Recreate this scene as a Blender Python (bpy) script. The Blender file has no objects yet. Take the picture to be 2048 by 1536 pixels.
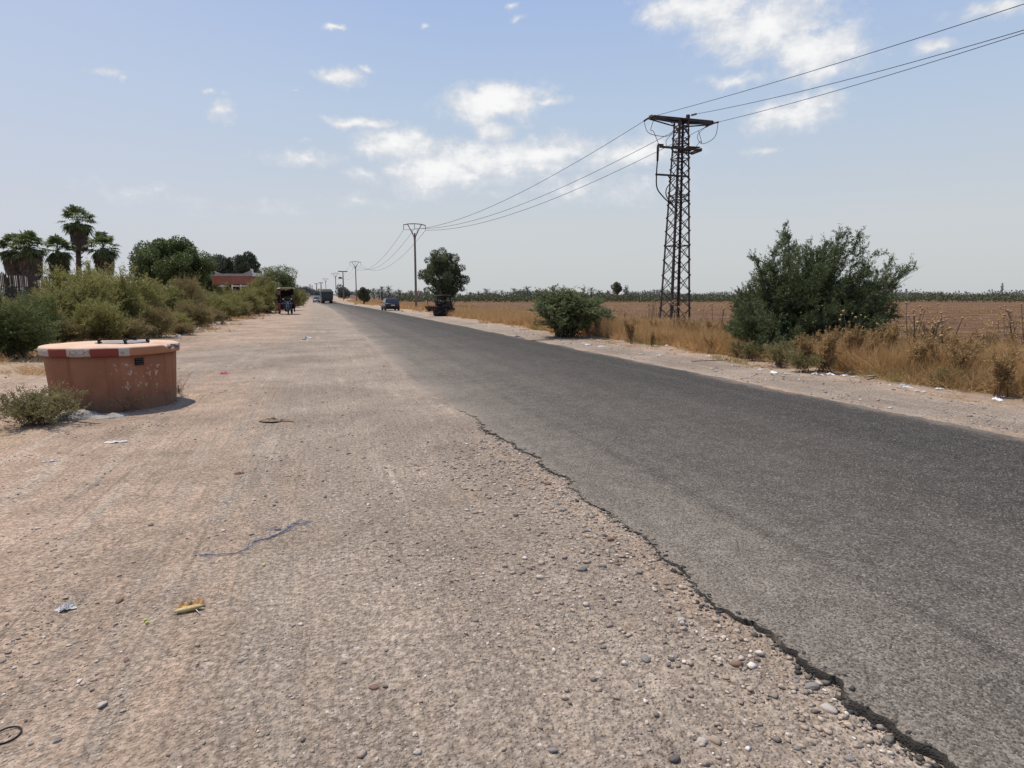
import bpy, math, random
import numpy as np
from mathutils import Vector, Matrix, noise as mnoise

S = bpy.context.scene
COL = S.collection
R = math.radians
rng = np.random.default_rng(7)
random.seed(7)

# ------------------------------------------------------------------ camera and measuring
F, HZ, CX, CY, CH = 1250.0, 595.0, 1024.0, 768.0, 1.6
PITCH = math.atan((CY - HZ) / F)
YAW = math.atan((CX - 640) / F * math.cos(PITCH))
sp, cp, sy, cy_ = math.sin(PITCH), math.cos(PITCH), math.sin(YAW), math.cos(YAW)
FW = (sy * cp, cy_ * cp, -sp); RT = (cy_, -sy, 0); UP = (sy * sp, cy_ * sp, cp)

def ray(x, y):
    a = (x - CX) / F; b = (CY - y) / F
    return tuple(FW[i] + a * RT[i] + b * UP[i] for i in range(3))
def AT(x, y, depth):
    d = ray(x, y); k = depth / (d[0] * sy + d[1] * cy_)
    return Vector((d[0] * k, d[1] * k, d[2] * k + CH))
def GP(x, y, z=0.0):
    d = ray(x, y); t = (z - CH) / d[2]
    return Vector((d[0] * t, d[1] * t, z))

def sstep(a, b, x):
    t = min(1.0, max(0.0, (x - a) / (b - a))) if a != b else float(x > a)
    return t * t * (3 - 2 * t)
def npstep(a, b, x):
    t = np.clip((x - a) / (b - a), 0, 1); return t * t * (3 - 2 * t)

def bend(y):                       # the road bears slightly away past 100 m
    u = (y - 105) / 18.0
    return -0.036 * 18.0 * (math.log1p(math.exp(min(u, 40))) if u < 40 else u)

def ledge(y):                      # ragged near edge of the asphalt
    n = mnoise.fractal((0.0, y * 1.3, 3.1), 1.0, 2.1, 4)
    n2 = mnoise.fractal((7.0, y * 7.0, 1.1), 0.8, 2.1, 4)
    n3 = mnoise.fractal((3.0, y * 22.0, 6.1), 0.8, 2.1, 3)
    return 2.0 + 0.11 * n + 0.05 * n2 + .016 * n3 - 0.10 * sstep(5.6, 7.2, y)

def zg(x, y):                      # ground height
    xr = x - bend(y)
    le = 2.0
    if xr < 5:
        drop = 0.0
        if y < 9.0:
            v = mnoise.fractal((2.2, y * 1.15, 8.0), 1.0, 2.0, 3)
            drop = -0.007 - 0.031 * (1 - sstep(6.2, 9.0, y)) * min(1.0, max(0.0, .42 + .75 * v + .45 * (1 - sstep(1.6, 3.0, y))))
            drop *= (1 - sstep(7.5, 9.0, y)) * (.42 + .58 * (1 - sstep(1.7, 3.2, y)))
        z = drop * sstep(0.6, 1.9, xr)
        if xr > le + .45: z = -0.08
        if xr < -3.5:
            z += 0.22 * sstep(-4.5, -9.0, xr) * sstep(8, 20, y)
    else:
        z = -0.08 if xr < 7.35 else 0.0
        z += 0.07 * sstep(9.8, 14.5, xr)
    if y > 150 and x < 40:
        z += 2.6 * sstep(150, 340, y) * (1 - sstep(14, 40, x))
    return z

def zgn(x, y):                     # with the small unevenness
    xr = x - bend(y)
    z = zg(x, y)
    if xr < 2.1 or xr > 7.9:
        a = 0.012 if -6 < xr < 10 else 0.05
        z += a * mnoise.fractal((x * .9, y * .55, 0), 1.0, 2.0, 4)
        if -7 < xr < 1.9 and y < 40:
            z += 0.011 * mnoise.fractal((xr * 3.2 + .12 * y, y * .16, 2.0), 1.0, 2.2, 3)
        if xr < 2.1 and y < 12:
            z += 0.006 * mnoise.fractal((x * 6, y * 6, 5), 1.0, 2.0, 3)
    return z

# ------------------------------------------------------------------ node helpers
def newmat(name):
    m = bpy.data.materials.new(name); m.use_nodes = True
    nt = m.node_tree; nt.nodes.clear()
    return m, nt
def nd(nt, t, ins=None, **kw):
    n = nt.nodes.new(t)
    for k, v in kw.items(): setattr(n, k, v)
    for k, v in (ins or {}).items():
        if hasattr(v, 'node'): nt.links.new(v, n.inputs[k])
        else: n.inputs[k].default_value = v
    return n
def mth(nt, op, a, b=None, c=None, clamp=False):
    n = nt.nodes.new('ShaderNodeMath'); n.operation = op; n.use_clamp = clamp
    for i, v in enumerate((a, b, c)):
        if v is None: continue
        if hasattr(v, 'node'): nt.links.new(v, n.inputs[i])
        else: n.inputs[i].default_value = v
    return n.outputs[0]
def mixc(nt, f, a, b, blend='MIX'):
    n = nt.nodes.new('ShaderNodeMix'); n.data_type = 'RGBA'; n.blend_type = blend
    for i, v in ((0, f), (6, a), (7, b)):
        if hasattr(v, 'node'): nt.links.new(v, n.inputs[i])
        elif i == 0: n.inputs[i].default_value = v
        else: n.inputs[i].default_value = (v[0], v[1], v[2], 1)
    return n.outputs[2]
def mapr(nt, v, a, b, c=0.0, d=1.0, smooth=True):
    n = nd(nt, 'ShaderNodeMapRange', {0: v, 1: a, 2: b, 3: c, 4: d})
    n.interpolation_type = 'SMOOTHSTEP' if smooth else 'LINEAR'; n.clamp = True
    return n.outputs[0]
def noi(nt, vec, scale, detail=4, rough=.55, dist=0.0):
    return nd(nt, 'ShaderNodeTexNoise', {'Vector': vec, 'Scale': scale, 'Detail': detail, 'Roughness': rough, 'Distortion': dist})
def mapping(nt, vec, sc=(1, 1, 1), rot=(0, 0, 0)):
    return nd(nt, 'ShaderNodeMapping', {'Vector': vec, 'Scale': sc, 'Rotation': rot}).outputs[0]
def ramp(nt, f, stops):
    n = nt.nodes.new('ShaderNodeValToRGB'); cr = n.color_ramp
    while len(cr.elements) < len(stops): cr.elements.new(.5)
    for e, (p, c) in zip(cr.elements, stops): e.position = p; e.color = (c[0], c[1], c[2], 1)
    nt.links.new(f, n.inputs[0]); return n.outputs[0]
def finish(nt, col, rough=.85, metal=0.0, bump=None, bstr=.3, bdist=.01, spec=.3):
    b = nd(nt, 'ShaderNodeBsdfPrincipled', {'Base Color': col if hasattr(col, 'node') else (*col, 1), 'Roughness': rough, 'Metallic': metal})
    b.inputs['Specular IOR Level'].default_value = spec
    if bump is not None:
        bn = nd(nt, 'ShaderNodeBump', {'Height': bump, 'Strength': bstr, 'Distance': bdist})
        nt.links.new(bn.outputs[0], b.inputs['Normal'])
    o = nt.nodes.new('ShaderNodeOutputMaterial'); nt.links.new(b.outputs[0], o.inputs[0])
    return b

def pmat(name, c1, c2=None, scale=6.0, rough=.8, metal=0.0, bstr=.2, bdist=.01, spec=.3, stretch=(1, 1, 1)):
    m, nt = newmat(name)
    tc = nt.nodes.new('ShaderNodeTexCoord').outputs['Object']
    v = mapping(nt, tc, stretch)
    n = noi(nt, v, scale, 6, .6)
    c2 = c2 or tuple(x * .7 for x in c1)
    f = mapr(nt, n.outputs[0], .35, .65)
    n2 = noi(nt, v, scale * 7, 3, .6)
    col = mixc(nt, f, c1, c2)
    col = mixc(nt, mapr(nt, n2.outputs[0], .5, .75, 0, .35), col, tuple(x * .55 for x in c2))
    finish(nt, col, rough, metal, n2.outputs[0], bstr, bdist, spec)
    return m

def leafmat(name, dark, light, tip=None, transl=.3, rough=.6):
    m, nt = newmat(name)
    g = nt.nodes.new('ShaderNodeNewGeometry')
    rnd = g.outputs['Random Per Island']
    pos = nt.nodes.new('ShaderNodeTexCoord').outputs['Object']
    big = noi(nt, pos, 1.4, 3).outputs[0]
    f = mth(nt, 'ADD', mth(nt, 'MULTIPLY', rnd, .7), mth(nt, 'MULTIPLY', mapr(nt, big, .35, .65), .3))
    stops = [(0, dark), (.6, light)] + ([(.93, light), (.97, tip)] if tip else [(1, tuple(min(1, x * 1.25) for x in light))])
    col = ramp(nt, f, stops)
    d = nd(nt, 'ShaderNodeBsdfPrincipled', {'Base Color': col, 'Roughness': rough}); d.inputs['Specular IOR Level'].default_value = .25
    t = nd(nt, 'ShaderNodeBsdfTranslucent', {'Color': col})
    mx = nd(nt, 'ShaderNodeMixShader', {0: transl, 1: d.outputs[0], 2: t.outputs[0]})
    o = nt.nodes.new('ShaderNodeOutputMaterial'); nt.links.new(mx.outputs[0], o.inputs[0])
    return m

# ------------------------------------------------------------------ mesh helpers
class MB:
    def __init__(s): s.v = []; s.f = []; s.sm = []
    def add(s, vs, fs, smooth=False):
        o = len(s.v); s.v += [tuple(v) for v in vs]
        for f in fs: s.f.append([i + o for i in f]); s.sm.append(smooth)
    def box(s, c, d, M=None, taper=1.0):
        x, y, z = d[0] / 2, d[1] / 2, d[2] / 2
        vs = [Vector((sx * x * (taper if sz > 0 else 1), sy_ * y * (taper if sz > 0 else 1), sz * z)) for sz in (-1, 1) for sy_ in (-1, 1) for sx in (-1, 1)]
        if M is not None: vs = [M @ v for v in vs]
        vs = [v + Vector(c) for v in vs]
        s.add(vs, [(0, 2, 3, 1), (4, 5, 7, 6), (0, 1, 5, 4), (2, 6, 7, 3), (0, 4, 6, 2), (1, 3, 7, 5)])
    def bar(s, a, b, w, h=None, up=(0, 0, 1)):
        a, b = Vector(a), Vector(b); h = h or w; d = (b - a); L = d.length
        if L < 1e-6: return
        d /= L; u = Vector(up)
        if abs(d.dot(u)) > .95: u = Vector((1, 0, 0))
        sx = d.cross(u).normalized(); sz = sx.cross(d)
        vs = [p + sx * i * w / 2 + sz * j * h / 2 for p in (a, b) for i, j in ((-1, -1), (1, -1), (1, 1), (-1, 1))]
        s.add(vs, [(3, 2, 1, 0), (4, 5, 6, 7), (0, 1, 5, 4), (1, 2, 6, 5), (2, 3, 7, 6), (3, 0, 4, 7)])
    def tube(s, path, rad, n=6, cap=True):
        path = [Vector(p) for p in path]; m = len(path)
        if not hasattr(rad, '__len__'): rad = [rad] * m
        base = len(s.v); ref = None
        for i, p in enumerate(path):
            d = (path[min(i + 1, m - 1)] - path[max(i - 1, 0)])
            d = d.normalized() if d.length > 1e-9 else Vector((0, 0, 1))
            if ref is None: ref = Vector((1, 0, 0)) if abs(d.x) < .9 else Vector((0, 1, 0))
            sx = d.cross(ref).normalized(); ref = sx.cross(d).normalized()
            for k in range(n):
                a = 2 * math.pi * k / n
                s.v.append(tuple(p + (sx * math.cos(a) + ref * math.sin(a)) * rad[i]))
        for i in range(m - 1):
            for k in range(n):
                s.f.append([base + i * n + k, base + i * n + (k + 1) % n, base + (i + 1) * n + (k + 1) % n, base + (i + 1) * n + k]); s.sm.append(True)
        if cap:
            s.f.append([base + k for k in range(n)][::-1]); s.sm.append(False)
            s.f.append([base + (m - 1) * n + k for k in range(n)]); s.sm.append(False)
    def lathe(s, prof, n=32, c=(0, 0, 0), axis='z', smooth=True):
        base = len(s.v); m = len(prof)
        for r, z in prof:
            for k in range(n):
                a = 2 * math.pi * k / n; x, y = r * math.cos(a), r * math.sin(a)
                p = (x, y, z) if axis == 'z' else ((z, x, y) if axis == 'x' else (x, z, y))
                s.v.append(tuple(Vector(p) + Vector(c)))
        for i in range(m - 1):
            for k in range(n):
                s.f.append([base + i * n + k, base + i * n + (k + 1) % n, base + (i + 1) * n + (k + 1) % n, base + (i + 1) * n + k]); s.sm.append(smooth)
        if prof[0] == prof[-1]: return
        if prof[0][0] > 1e-4: s.f.append([base + k for k in range(n)][::-1]); s.sm.append(False)
        if prof[-1][0] > 1e-4: s.f.append([base + (m - 1) * n + k for k in range(n)]); s.sm.append(False)
    def loft(s, secs, cap=True, smooth=True):
        base = len(s.v); m = len(secs); n = len(secs[0])
        for sc in secs: s.v += [tuple(p) for p in sc]
        for i in range(m - 1):
            for k in range(n):
                s.f.append([base + i * n + k, base + i * n + (k + 1) % n, base + (i + 1) * n + (k + 1) % n, base + (i + 1) * n + k]); s.sm.append(smooth)
        if cap:
            s.f.append([base + k for k in range(n)][::-1]); s.sm.append(False)
            s.f.append([base + (m - 1) * n + k for k in range(n)]); s.sm.append(False)
    def poly(s, pts): s.add(pts, [tuple(range(len(pts)))])
    def jitter(s, a, sc=3.0, seed=0):
        for i, v in enumerate(s.v):
            p = Vector(v); q = p * sc + Vector((seed, seed * 1.7, 0))
            s.v[i] = tuple(p + mnoise.noise_vector(q) * a)
    def mesh(s, name):
        me = bpy.data.meshes.new(name); me.from_pydata(s.v, [], s.f)
        me.polygons.foreach_set('use_smooth', s.sm); me.update(); return me
    def build(s, name, mat, parent=None, loc=None, recalc=False, bev=0):
        me = s.mesh(name)
        if recalc or bev:
            import bmesh
            bm = bmesh.new(); bm.from_mesh(me)
            bmesh.ops.recalc_face_normals(bm, faces=bm.faces)
            bm.to_mesh(me); bm.free()
        if mat: me.materials.append(mat)
        o = link(name, me, parent, loc)
        if bev:
            b = o.modifiers.new('b', 'BEVEL'); b.width = bev; b.segments = 2; b.limit_method = 'ANGLE'
        return o

def link(name, me, parent=None, loc=None):
    o = bpy.data.objects.new(name, me); COL.objects.link(o)
    if loc is not None: o.location = loc
    if parent is not None: o.parent = parent
    return o
def tag(o, label, cat, group=None, kind=None):
    if label: o['label'] = label
    if cat: o['category'] = cat
    if group: o['group'] = group
    if kind: o['kind'] = kind
    return o
def empty(name, loc, rz=0, label=None, cat=None, group=None):
    o = bpy.data.objects.new(name, None); COL.objects.link(o); o.location = loc; o.rotation_euler = (0, 0, rz)
    o.empty_display_size = .2
    return tag(o, label, cat, group)
def copy_tree(o, parent=None):
    c = o.copy(); COL.objects.link(c)
    if parent is not None: c.parent = parent
    for ch in list(o.children): copy_tree(ch, c)
    return c

def unit(a): return a / np.maximum(np.linalg.norm(a, axis=-1, keepdims=True), 1e-9)
def quads_mesh(name, V, Fq, mat, smooth=False):
    me = bpy.data.meshes.new(name); n = len(Fq); k = Fq.shape[1]
    me.vertices.add(len(V)); me.vertices.foreach_set('co', np.ascontiguousarray(V, dtype=np.float32).ravel())
    me.loops.add(n * k); me.loops.foreach_set('vertex_index', np.ascontiguousarray(Fq, dtype=np.int32).ravel())
    me.polygons.add(n); me.polygons.foreach_set('loop_start', np.arange(0, n * k, k, dtype=np.int32))
    if smooth: me.polygons.foreach_set('use_smooth', np.ones(n, dtype=bool))
    me.update(calc_edges=True)
    if mat: me.materials.append(mat)
    return me
def leaves(name, P, D, L, W, mat, mid=.45, rg=rng, bendz=0.0):
    """one rhombic face per leaf; P base, D direction, L length, W width"""
    P = np.asarray(P, float); n = len(P); D = unit(np.asarray(D, float))
    L = np.broadcast_to(np.asarray(L, float), (n,))[:, None]; W = np.broadcast_to(np.asarray(W, float), (n,))[:, None]
    side = unit(np.cross(D, rg.normal(size=(n, 3))))
    nrm = np.cross(side, D)
    V = np.empty((n, 4, 3))
    V[:, 0] = P; V[:, 2] = P + D * L + np.array([0, 0, -1.0]) * bendz * L
    m = P + D * L * mid + nrm * L * .06
    V[:, 1] = m + side * W / 2; V[:, 3] = m - side * W / 2
    Fq = np.arange(n * 4).reshape(n, 4)
    return quads_mesh(name, V.reshape(-1, 3), Fq, mat)

def plume(rg, tips, nside=14, ntw=5, nleaf=20, side=.5, tw=.28, spread=.6, start=.2, arch=.25, base=.15, up=.35, r0=.03, wig=.06, droop=0.0):
    """stems from the base to tips, side branches, twigs; returns (stem MB, leaf points, leaf directions)"""
    mb = MB(); P = []; D = []
    for t in tips:
        t = np.array(t, float); L = np.linalg.norm(t)
        b = np.array([rg.normal() * base, rg.normal() * base, 0]); h = np.array([t[0] * (.5 - arch), t[1] * (.5 - arch), t[2] * (.5 + arch * .5)])
        us = np.linspace(0, 1, 9)[:, None]
        c = b * (1 - us) ** 2 + 2 * (h) * us * (1 - us) + t * us ** 2
        c[1:-1] += rg.normal(size=(7, 3)) * wig * L * .25
        mb.tube(c, list(np.linspace(r0, r0 * .15, 9) * (.6 + .4 * L)), 5, False)
        for k in range(nside):
            u = start + (1 - start) * ((k + rg.random()) / nside)
            i = min(7, int(u * 8)); f = u * 8 - i
            p = c[i] * (1 - f) + c[i + 1] * f; d = unit(c[i + 1] - c[i])
            o = unit(rg.normal(size=3) + np.array([t[0], t[1], 0]) / L * .5)
            dd = unit(d * .7 + o * spread + np.array([0, 0, up]))
            sl = side * (1.15 - .75 * u) * (.6 + .8 * rg.random()) * L ** .5
            q = p + dd * sl + np.array([0, 0, -droop * sl])
            mb.tube([p, p + dd * sl * .5, q], [r0 * .3, r0 * .2, r0 * .08], 3, False)
            for j in range(ntw):
                v = .15 + .85 * (j + rg.random()) / ntw
                s0 = p + (q - p) * v
                td = unit(dd + rg.normal(size=3) * spread * .8 + np.array([0, 0, up * .6]))
                tl = tw * (.6 + .8 * rg.random())
                w = rg.random(nleaf)
                P.append(s0 + td * tl * w[:, None] + rg.normal(size=(nleaf, 3)) * tl * .05)
                D.append(unit(td + rg.normal(size=(nleaf, 3)) * .55 + np.array([0, 0, -droop])))
    return mb, np.concatenate(P), np.concatenate(D)

def clump_crown(rg, clumps, n, fill=.35):
    """leaf points through a set of (x,y,z,r) clumps, denser toward their skins"""
    cl = np.array(clumps, float); w = cl[:, 3] ** 2; w /= w.sum()
    idx = rg.choice(len(cl), n, p=w)
    d = unit(rg.normal(size=(n, 3)))
    rr = np.where(rg.random(n) < fill, rg.random(n) ** (1 / 3), .75 + .35 * rg.random(n) ** 1.5)
    lump = 1 + .22 * np.sin(d[:, 0] * 7 + idx) * np.sin(d[:, 1] * 6 + idx * 2) * np.sin(d[:, 2] * 5)
    P = cl[idx, :3] + d * (cl[idx, 3] * rr * lump)[:, None] * np.array([1, 1, .85])
    return P, d
def make_clumps(rg, c, rx, ry, rz, n, r0, r1):
    out = []
    for i in range(n):
        d = unit(rg.normal(size=3)); d[2] = d[2] if d[2] > -.85 else -d[2]
        k = .45 + .45 * rg.random()
        out.append((c[0] + d[0] * rx * k, c[1] + d[1] * ry * k, c[2] + d[2] * rz * k, r0 + (r1 - r0) * rg.random()))
    return out

# ------------------------------------------------------------------ camera, sun, sky
cam = bpy.data.objects.new('camera', bpy.data.cameras.new('camera')); COL.objects.link(cam)
cam.location = (0, 0, CH); cam.rotation_euler = (math.pi / 2 - PITCH, 0, -YAW)
cam.data.sensor_width = 36; cam.data.lens = F / 2048 * 36; cam.data.clip_end = 20000; cam.data.clip_start = .05
S.camera = cam
S.view_settings.view_transform = 'Standard'; S.view_settings.look = 'None'; S.view_settings.exposure = 0
S.render.engine = 'CYCLES'
S.cycles.max_bounces = 5; S.cycles.diffuse_bounces = 3; S.cycles.transmission_bounces = 3; S.cycles.glossy_bounces = 2
S.cycles.use_denoising = True; S.cycles.denoiser = 'OPENIMAGEDENOISE'
S.cycles.sample_clamp_indirect = 6

SUN_EL, SUN_AZ = R(66), R(-36)          # azimuth from +Y towards +X
sd = Vector((math.sin(SUN_AZ) * math.cos(SUN_EL), math.cos(SUN_AZ) * math.cos(SUN_EL), math.sin(SUN_EL)))
sl = bpy.data.lights.new('sun', 'SUN'); sl.energy = 4.5; sl.angle = R(.5); sl.color = (1, .925, .815)
so = bpy.data.objects.new('sun', sl); COL.objects.link(so); so.rotation_euler = (-sd).to_track_quat('-Z', 'Y').to_euler()

W = bpy.data.worlds.new('World'); S.world = W; W.use_nodes = True
nt = W.node_tree; nt.nodes.clear()
sky = nt.nodes.new('ShaderNodeTexSky'); sky.sky_type = 'NISHITA'; sky.sun_disc = False
sky.sun_elevation = SUN_EL; sky.sun_rotation = SUN_AZ; sky.altitude = 450; sky.air_density = 1.2; sky.dust_density = 2.2; sky.ozone_density = 1.5
tc = nt.nodes.new('ShaderNodeTexCoord').outputs['Generated']
sep = nd(nt, 'ShaderNodeSeparateXYZ', {0: tc})
az = mth(nt, 'ARCTAN2', sep.outputs[0], sep.outputs[1]); el = mth(nt, 'ARCSINE', sep.outputs[2])
n1 = noi(nt, tc, 9, 7, .62).outputs['Color']; n2 = noi(nt, mapping(nt, tc, (1, 1, 1.8)), 14, 8, .62).outputs[0]
wv = nd(nt, 'ShaderNodeVectorMath', {0: n1, 1: (.5, .5, .5)}, operation='SUBTRACT').outputs[0]
wv = nd(nt, 'ShaderNodeVectorMath', {0: wv, 1: (.085, .055, 0)}, operation='MULTIPLY').outputs[0]
p2 = nd(nt, 'ShaderNodeCombineXYZ', {0: az, 1: el}).outputs[0]
pw = nd(nt, 'ShaderNodeVectorMath', {0: p2, 1: wv}, operation='ADD').outputs[0]
def azel(x, y):
    d = Vector(ray(x, y)).normalized(); return math.atan2(d.x, d.y), math.asin(d.z)
CLOUDS = [(1400, 10, 120, 48, 1), (1530, 52, 140, 75, 1.1), (1625, 105, 110, 52, 1.1), (1640, 142, 75, 26, .9), (1480, 156, 75, 16, .7),
          (1575, 228, 100, 40, .95), (1645, 207, 45, 16, .7), (995, 203, 105, 42, 1.25), (1092, 203, 52, 18, .8), (1005, 262, 48, 20, .9),
          (795, 290, 65, 34, 1.1), (870, 335, 95, 48, 1.05), (960, 320, 95, 36, 1.0), (1090, 310, 190, 34, 1.0), (1250, 300, 120, 34, .9),
          (1180, 372, 190, 42, .62), (930, 352, 130, 36, .7), (690, 150, 58, 17, 1.0), (747, 140, 20, 10, .9), (450, 232, 30, 22, .85),
          (620, 320, 88, 20, .75), (700, 237, 60, 11, .75), (757, 246, 40, 9, .75), (665, 62, 20, 8, .8), (210, 140, 34, 9, .5), (233, 155, 12, 11, .6),
          (1030, 40, 22, 7, .6), (1025, 10, 20, 10, .6), (1990, 15, 110, 20, .6), (1885, 92, 48, 15, .75), (415, 197, 18, 8, .6), (447, 197, 14, 7, .5), (595, 187, 14, 8, .65),
          (740, 345, 60, 17, .5), (985, 382, 44, 12, .55), (1525, 295, 44, 8, .6), (610, 283, 12, 10, .7), (270, 390, 150, 22, .42), (730, 410, 90, 18, .42), (500, 425, 120, 18, .35), (1060, 250, 30, 8, .4), (845, 58, 10, 7, .5)]
Dm = None
for cx, cy, rx, ry, s in CLOUDS:
    a0, e0 = azel(cx, cy); ax = abs(azel(cx + rx, cy)[0] - azel(cx - rx, cy)[0]) / 2; ey = abs(azel(cx, cy + ry)[1] - azel(cx, cy - ry)[1]) / 2
    v = nd(nt, 'ShaderNodeVectorMath', {0: pw, 1: (a0, e0, 0)}, operation='SUBTRACT').outputs[0]
    v = nd(nt, 'ShaderNodeVectorMath', {0: v, 1: (1 / ax, 1 / ey, 0)}, operation='MULTIPLY').outputs[0]
    l = nd(nt, 'ShaderNodeVectorMath', {0: v}, operation='LENGTH').outputs['Value']
    d = mth(nt, 'MULTIPLY_ADD', l, -s * .72, s * 1.08)
    Dm = d if Dm is None else mth(nt, 'MAXIMUM', Dm, d)
Dn = mth(nt, 'ADD', Dm, mth(nt, 'MULTIPLY_ADD', n2, 1.5, -.80))
Dn = mth(nt, 'ADD', Dn, mth(nt, 'MULTIPLY_ADD', noi(nt, tc, 45, 6, .65).outputs[0], .8, -.40))
alpha = mapr(nt, Dn, .05, .72, 0, .97)
body = mapr(nt, mth(nt, 'ADD', Dn, mth(nt, 'MULTIPLY_ADD', noi(nt, mapping(nt, tc, (1, 1, 2.2)), 26, 6, .6).outputs[0], 1.2, -.6)), .30, 1.15)
skyc = nd(nt, 'ShaderNodeVectorMath', {0: sky.outputs[0], 1: (.105, .105, .105)}, operation='MULTIPLY').outputs[0]
hz = mapr(nt, el, -.02, .62, 0, 1, False)
haze = ramp(nt, hz, [(0, (.60, .62, .635)), (.2, (.62, .65, .68)), (.45, (.50, .61, .765)), (.75, (.36, .49, .79)), (1, (.27, .40, .74))])
leftv = mapr(nt, az, -.45, .25, 1, 0)                    # the sky is paler and more violet on the sun's side
haze = mixc(nt, mth(nt, 'MULTIPLY', leftv, .30), haze, (.60, .62, .80))
base = mixc(nt, .88, skyc, haze)
ccol = mixc(nt, body, (.68, .71, .76), (.96, .955, .95))
full = mixc(nt, alpha, base, ccol)
bg = nd(nt, 'ShaderNodeBackground', {0: full, 1: 1.0})
wo = nt.nodes.new('ShaderNodeOutputWorld'); nt.links.new(bg.outputs[0], wo.inputs[0])
W.cycles.sampling_method = 'MANUAL'; W.cycles.sample_map_resolution = 512

# ------------------------------------------------------------------ ground
def grade(*segs):
    out = []
    for a, b, st in segs: out += list(np.arange(a, b, st))
    return out
xs = grade((-2500, -300, 275), (-300, -60, 20), (-60, -20, 2.5), (-20, -6, .4), (-6, -3, .16), (-3, 2.6, .07), (2.6, 7.0, .8), (7.0, 12, .12), (12, 18, .35), (18, 60, 1.5), (60, 300, 15), (300, 3000, 300)) + [3000]
ys = grade((-60, -4, 7), (-4, .6, .5), (.6, 7, .06), (7, 14, .14), (14, 40, .5), (40, 120, 2), (120, 400, 7), (400, 1200, 60), (1200, 6000, 600)) + [6000]
xs = np.array(xs); ys = np.array(ys)
nx, ny = len(xs), len(ys)
V = np.empty((ny, nx, 3)); LAT = np.empty((ny, nx)); zone = np.zeros((ny, nx, 4))
for j, y in enumerate(ys):
    bx = bend(y)
    for i, x in enumerate(xs):
        V[j, i] = (x + bx, y, zgn(x + bx, y)); LAT[j, i] = x
def g2(v, c, w): return np.exp(-((v - c) / w) ** 2)
Yg = np.repeat(ys[:, None], nx, 1)
zone[..., 0] = np.clip(npstep(.2, -3.5, LAT) * .55 + npstep(3.2, 1.0, Yg) * npstep(1.5, -.5, LAT) * .4 + npstep(9.3, 10.5, LAT) * .75, 0, 1)
zone[..., 1] = np.clip(g2(LAT, .7, 1.9) * .7 + g2(LAT, -2.6, 1.6) * g2(Yg, 19, 5) * 1.0 + g2(LAT, 8.6, .9) * .9 + g2(LAT, 1.4, 1.8) * npstep(5, 12, Yg) * .7, 0, 1)
zone[..., 2] = np.clip(npstep(9.6, 11.5, LAT) * .9 * (1 - npstep(15, 17, LAT) * .75) + npstep(-4.6, -6.0, LAT) * npstep(12, 17, Yg) * .6 + g2(LAT, -4.0, .8) * g2(Yg, 8.4, 1.2) * .8, 0, 1)
zone[..., 3] = np.clip(npstep(13.5, 17, LAT) + npstep(-40, -80, LAT) * .3, 0, 1)
idx = np.arange(nx * ny).reshape(ny, nx)
Fq = np.stack([idx[:-1, :-1], idx[:-1, 1:], idx[1:, 1:], idx[1:, :-1]], -1).reshape(-1, 4)

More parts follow.
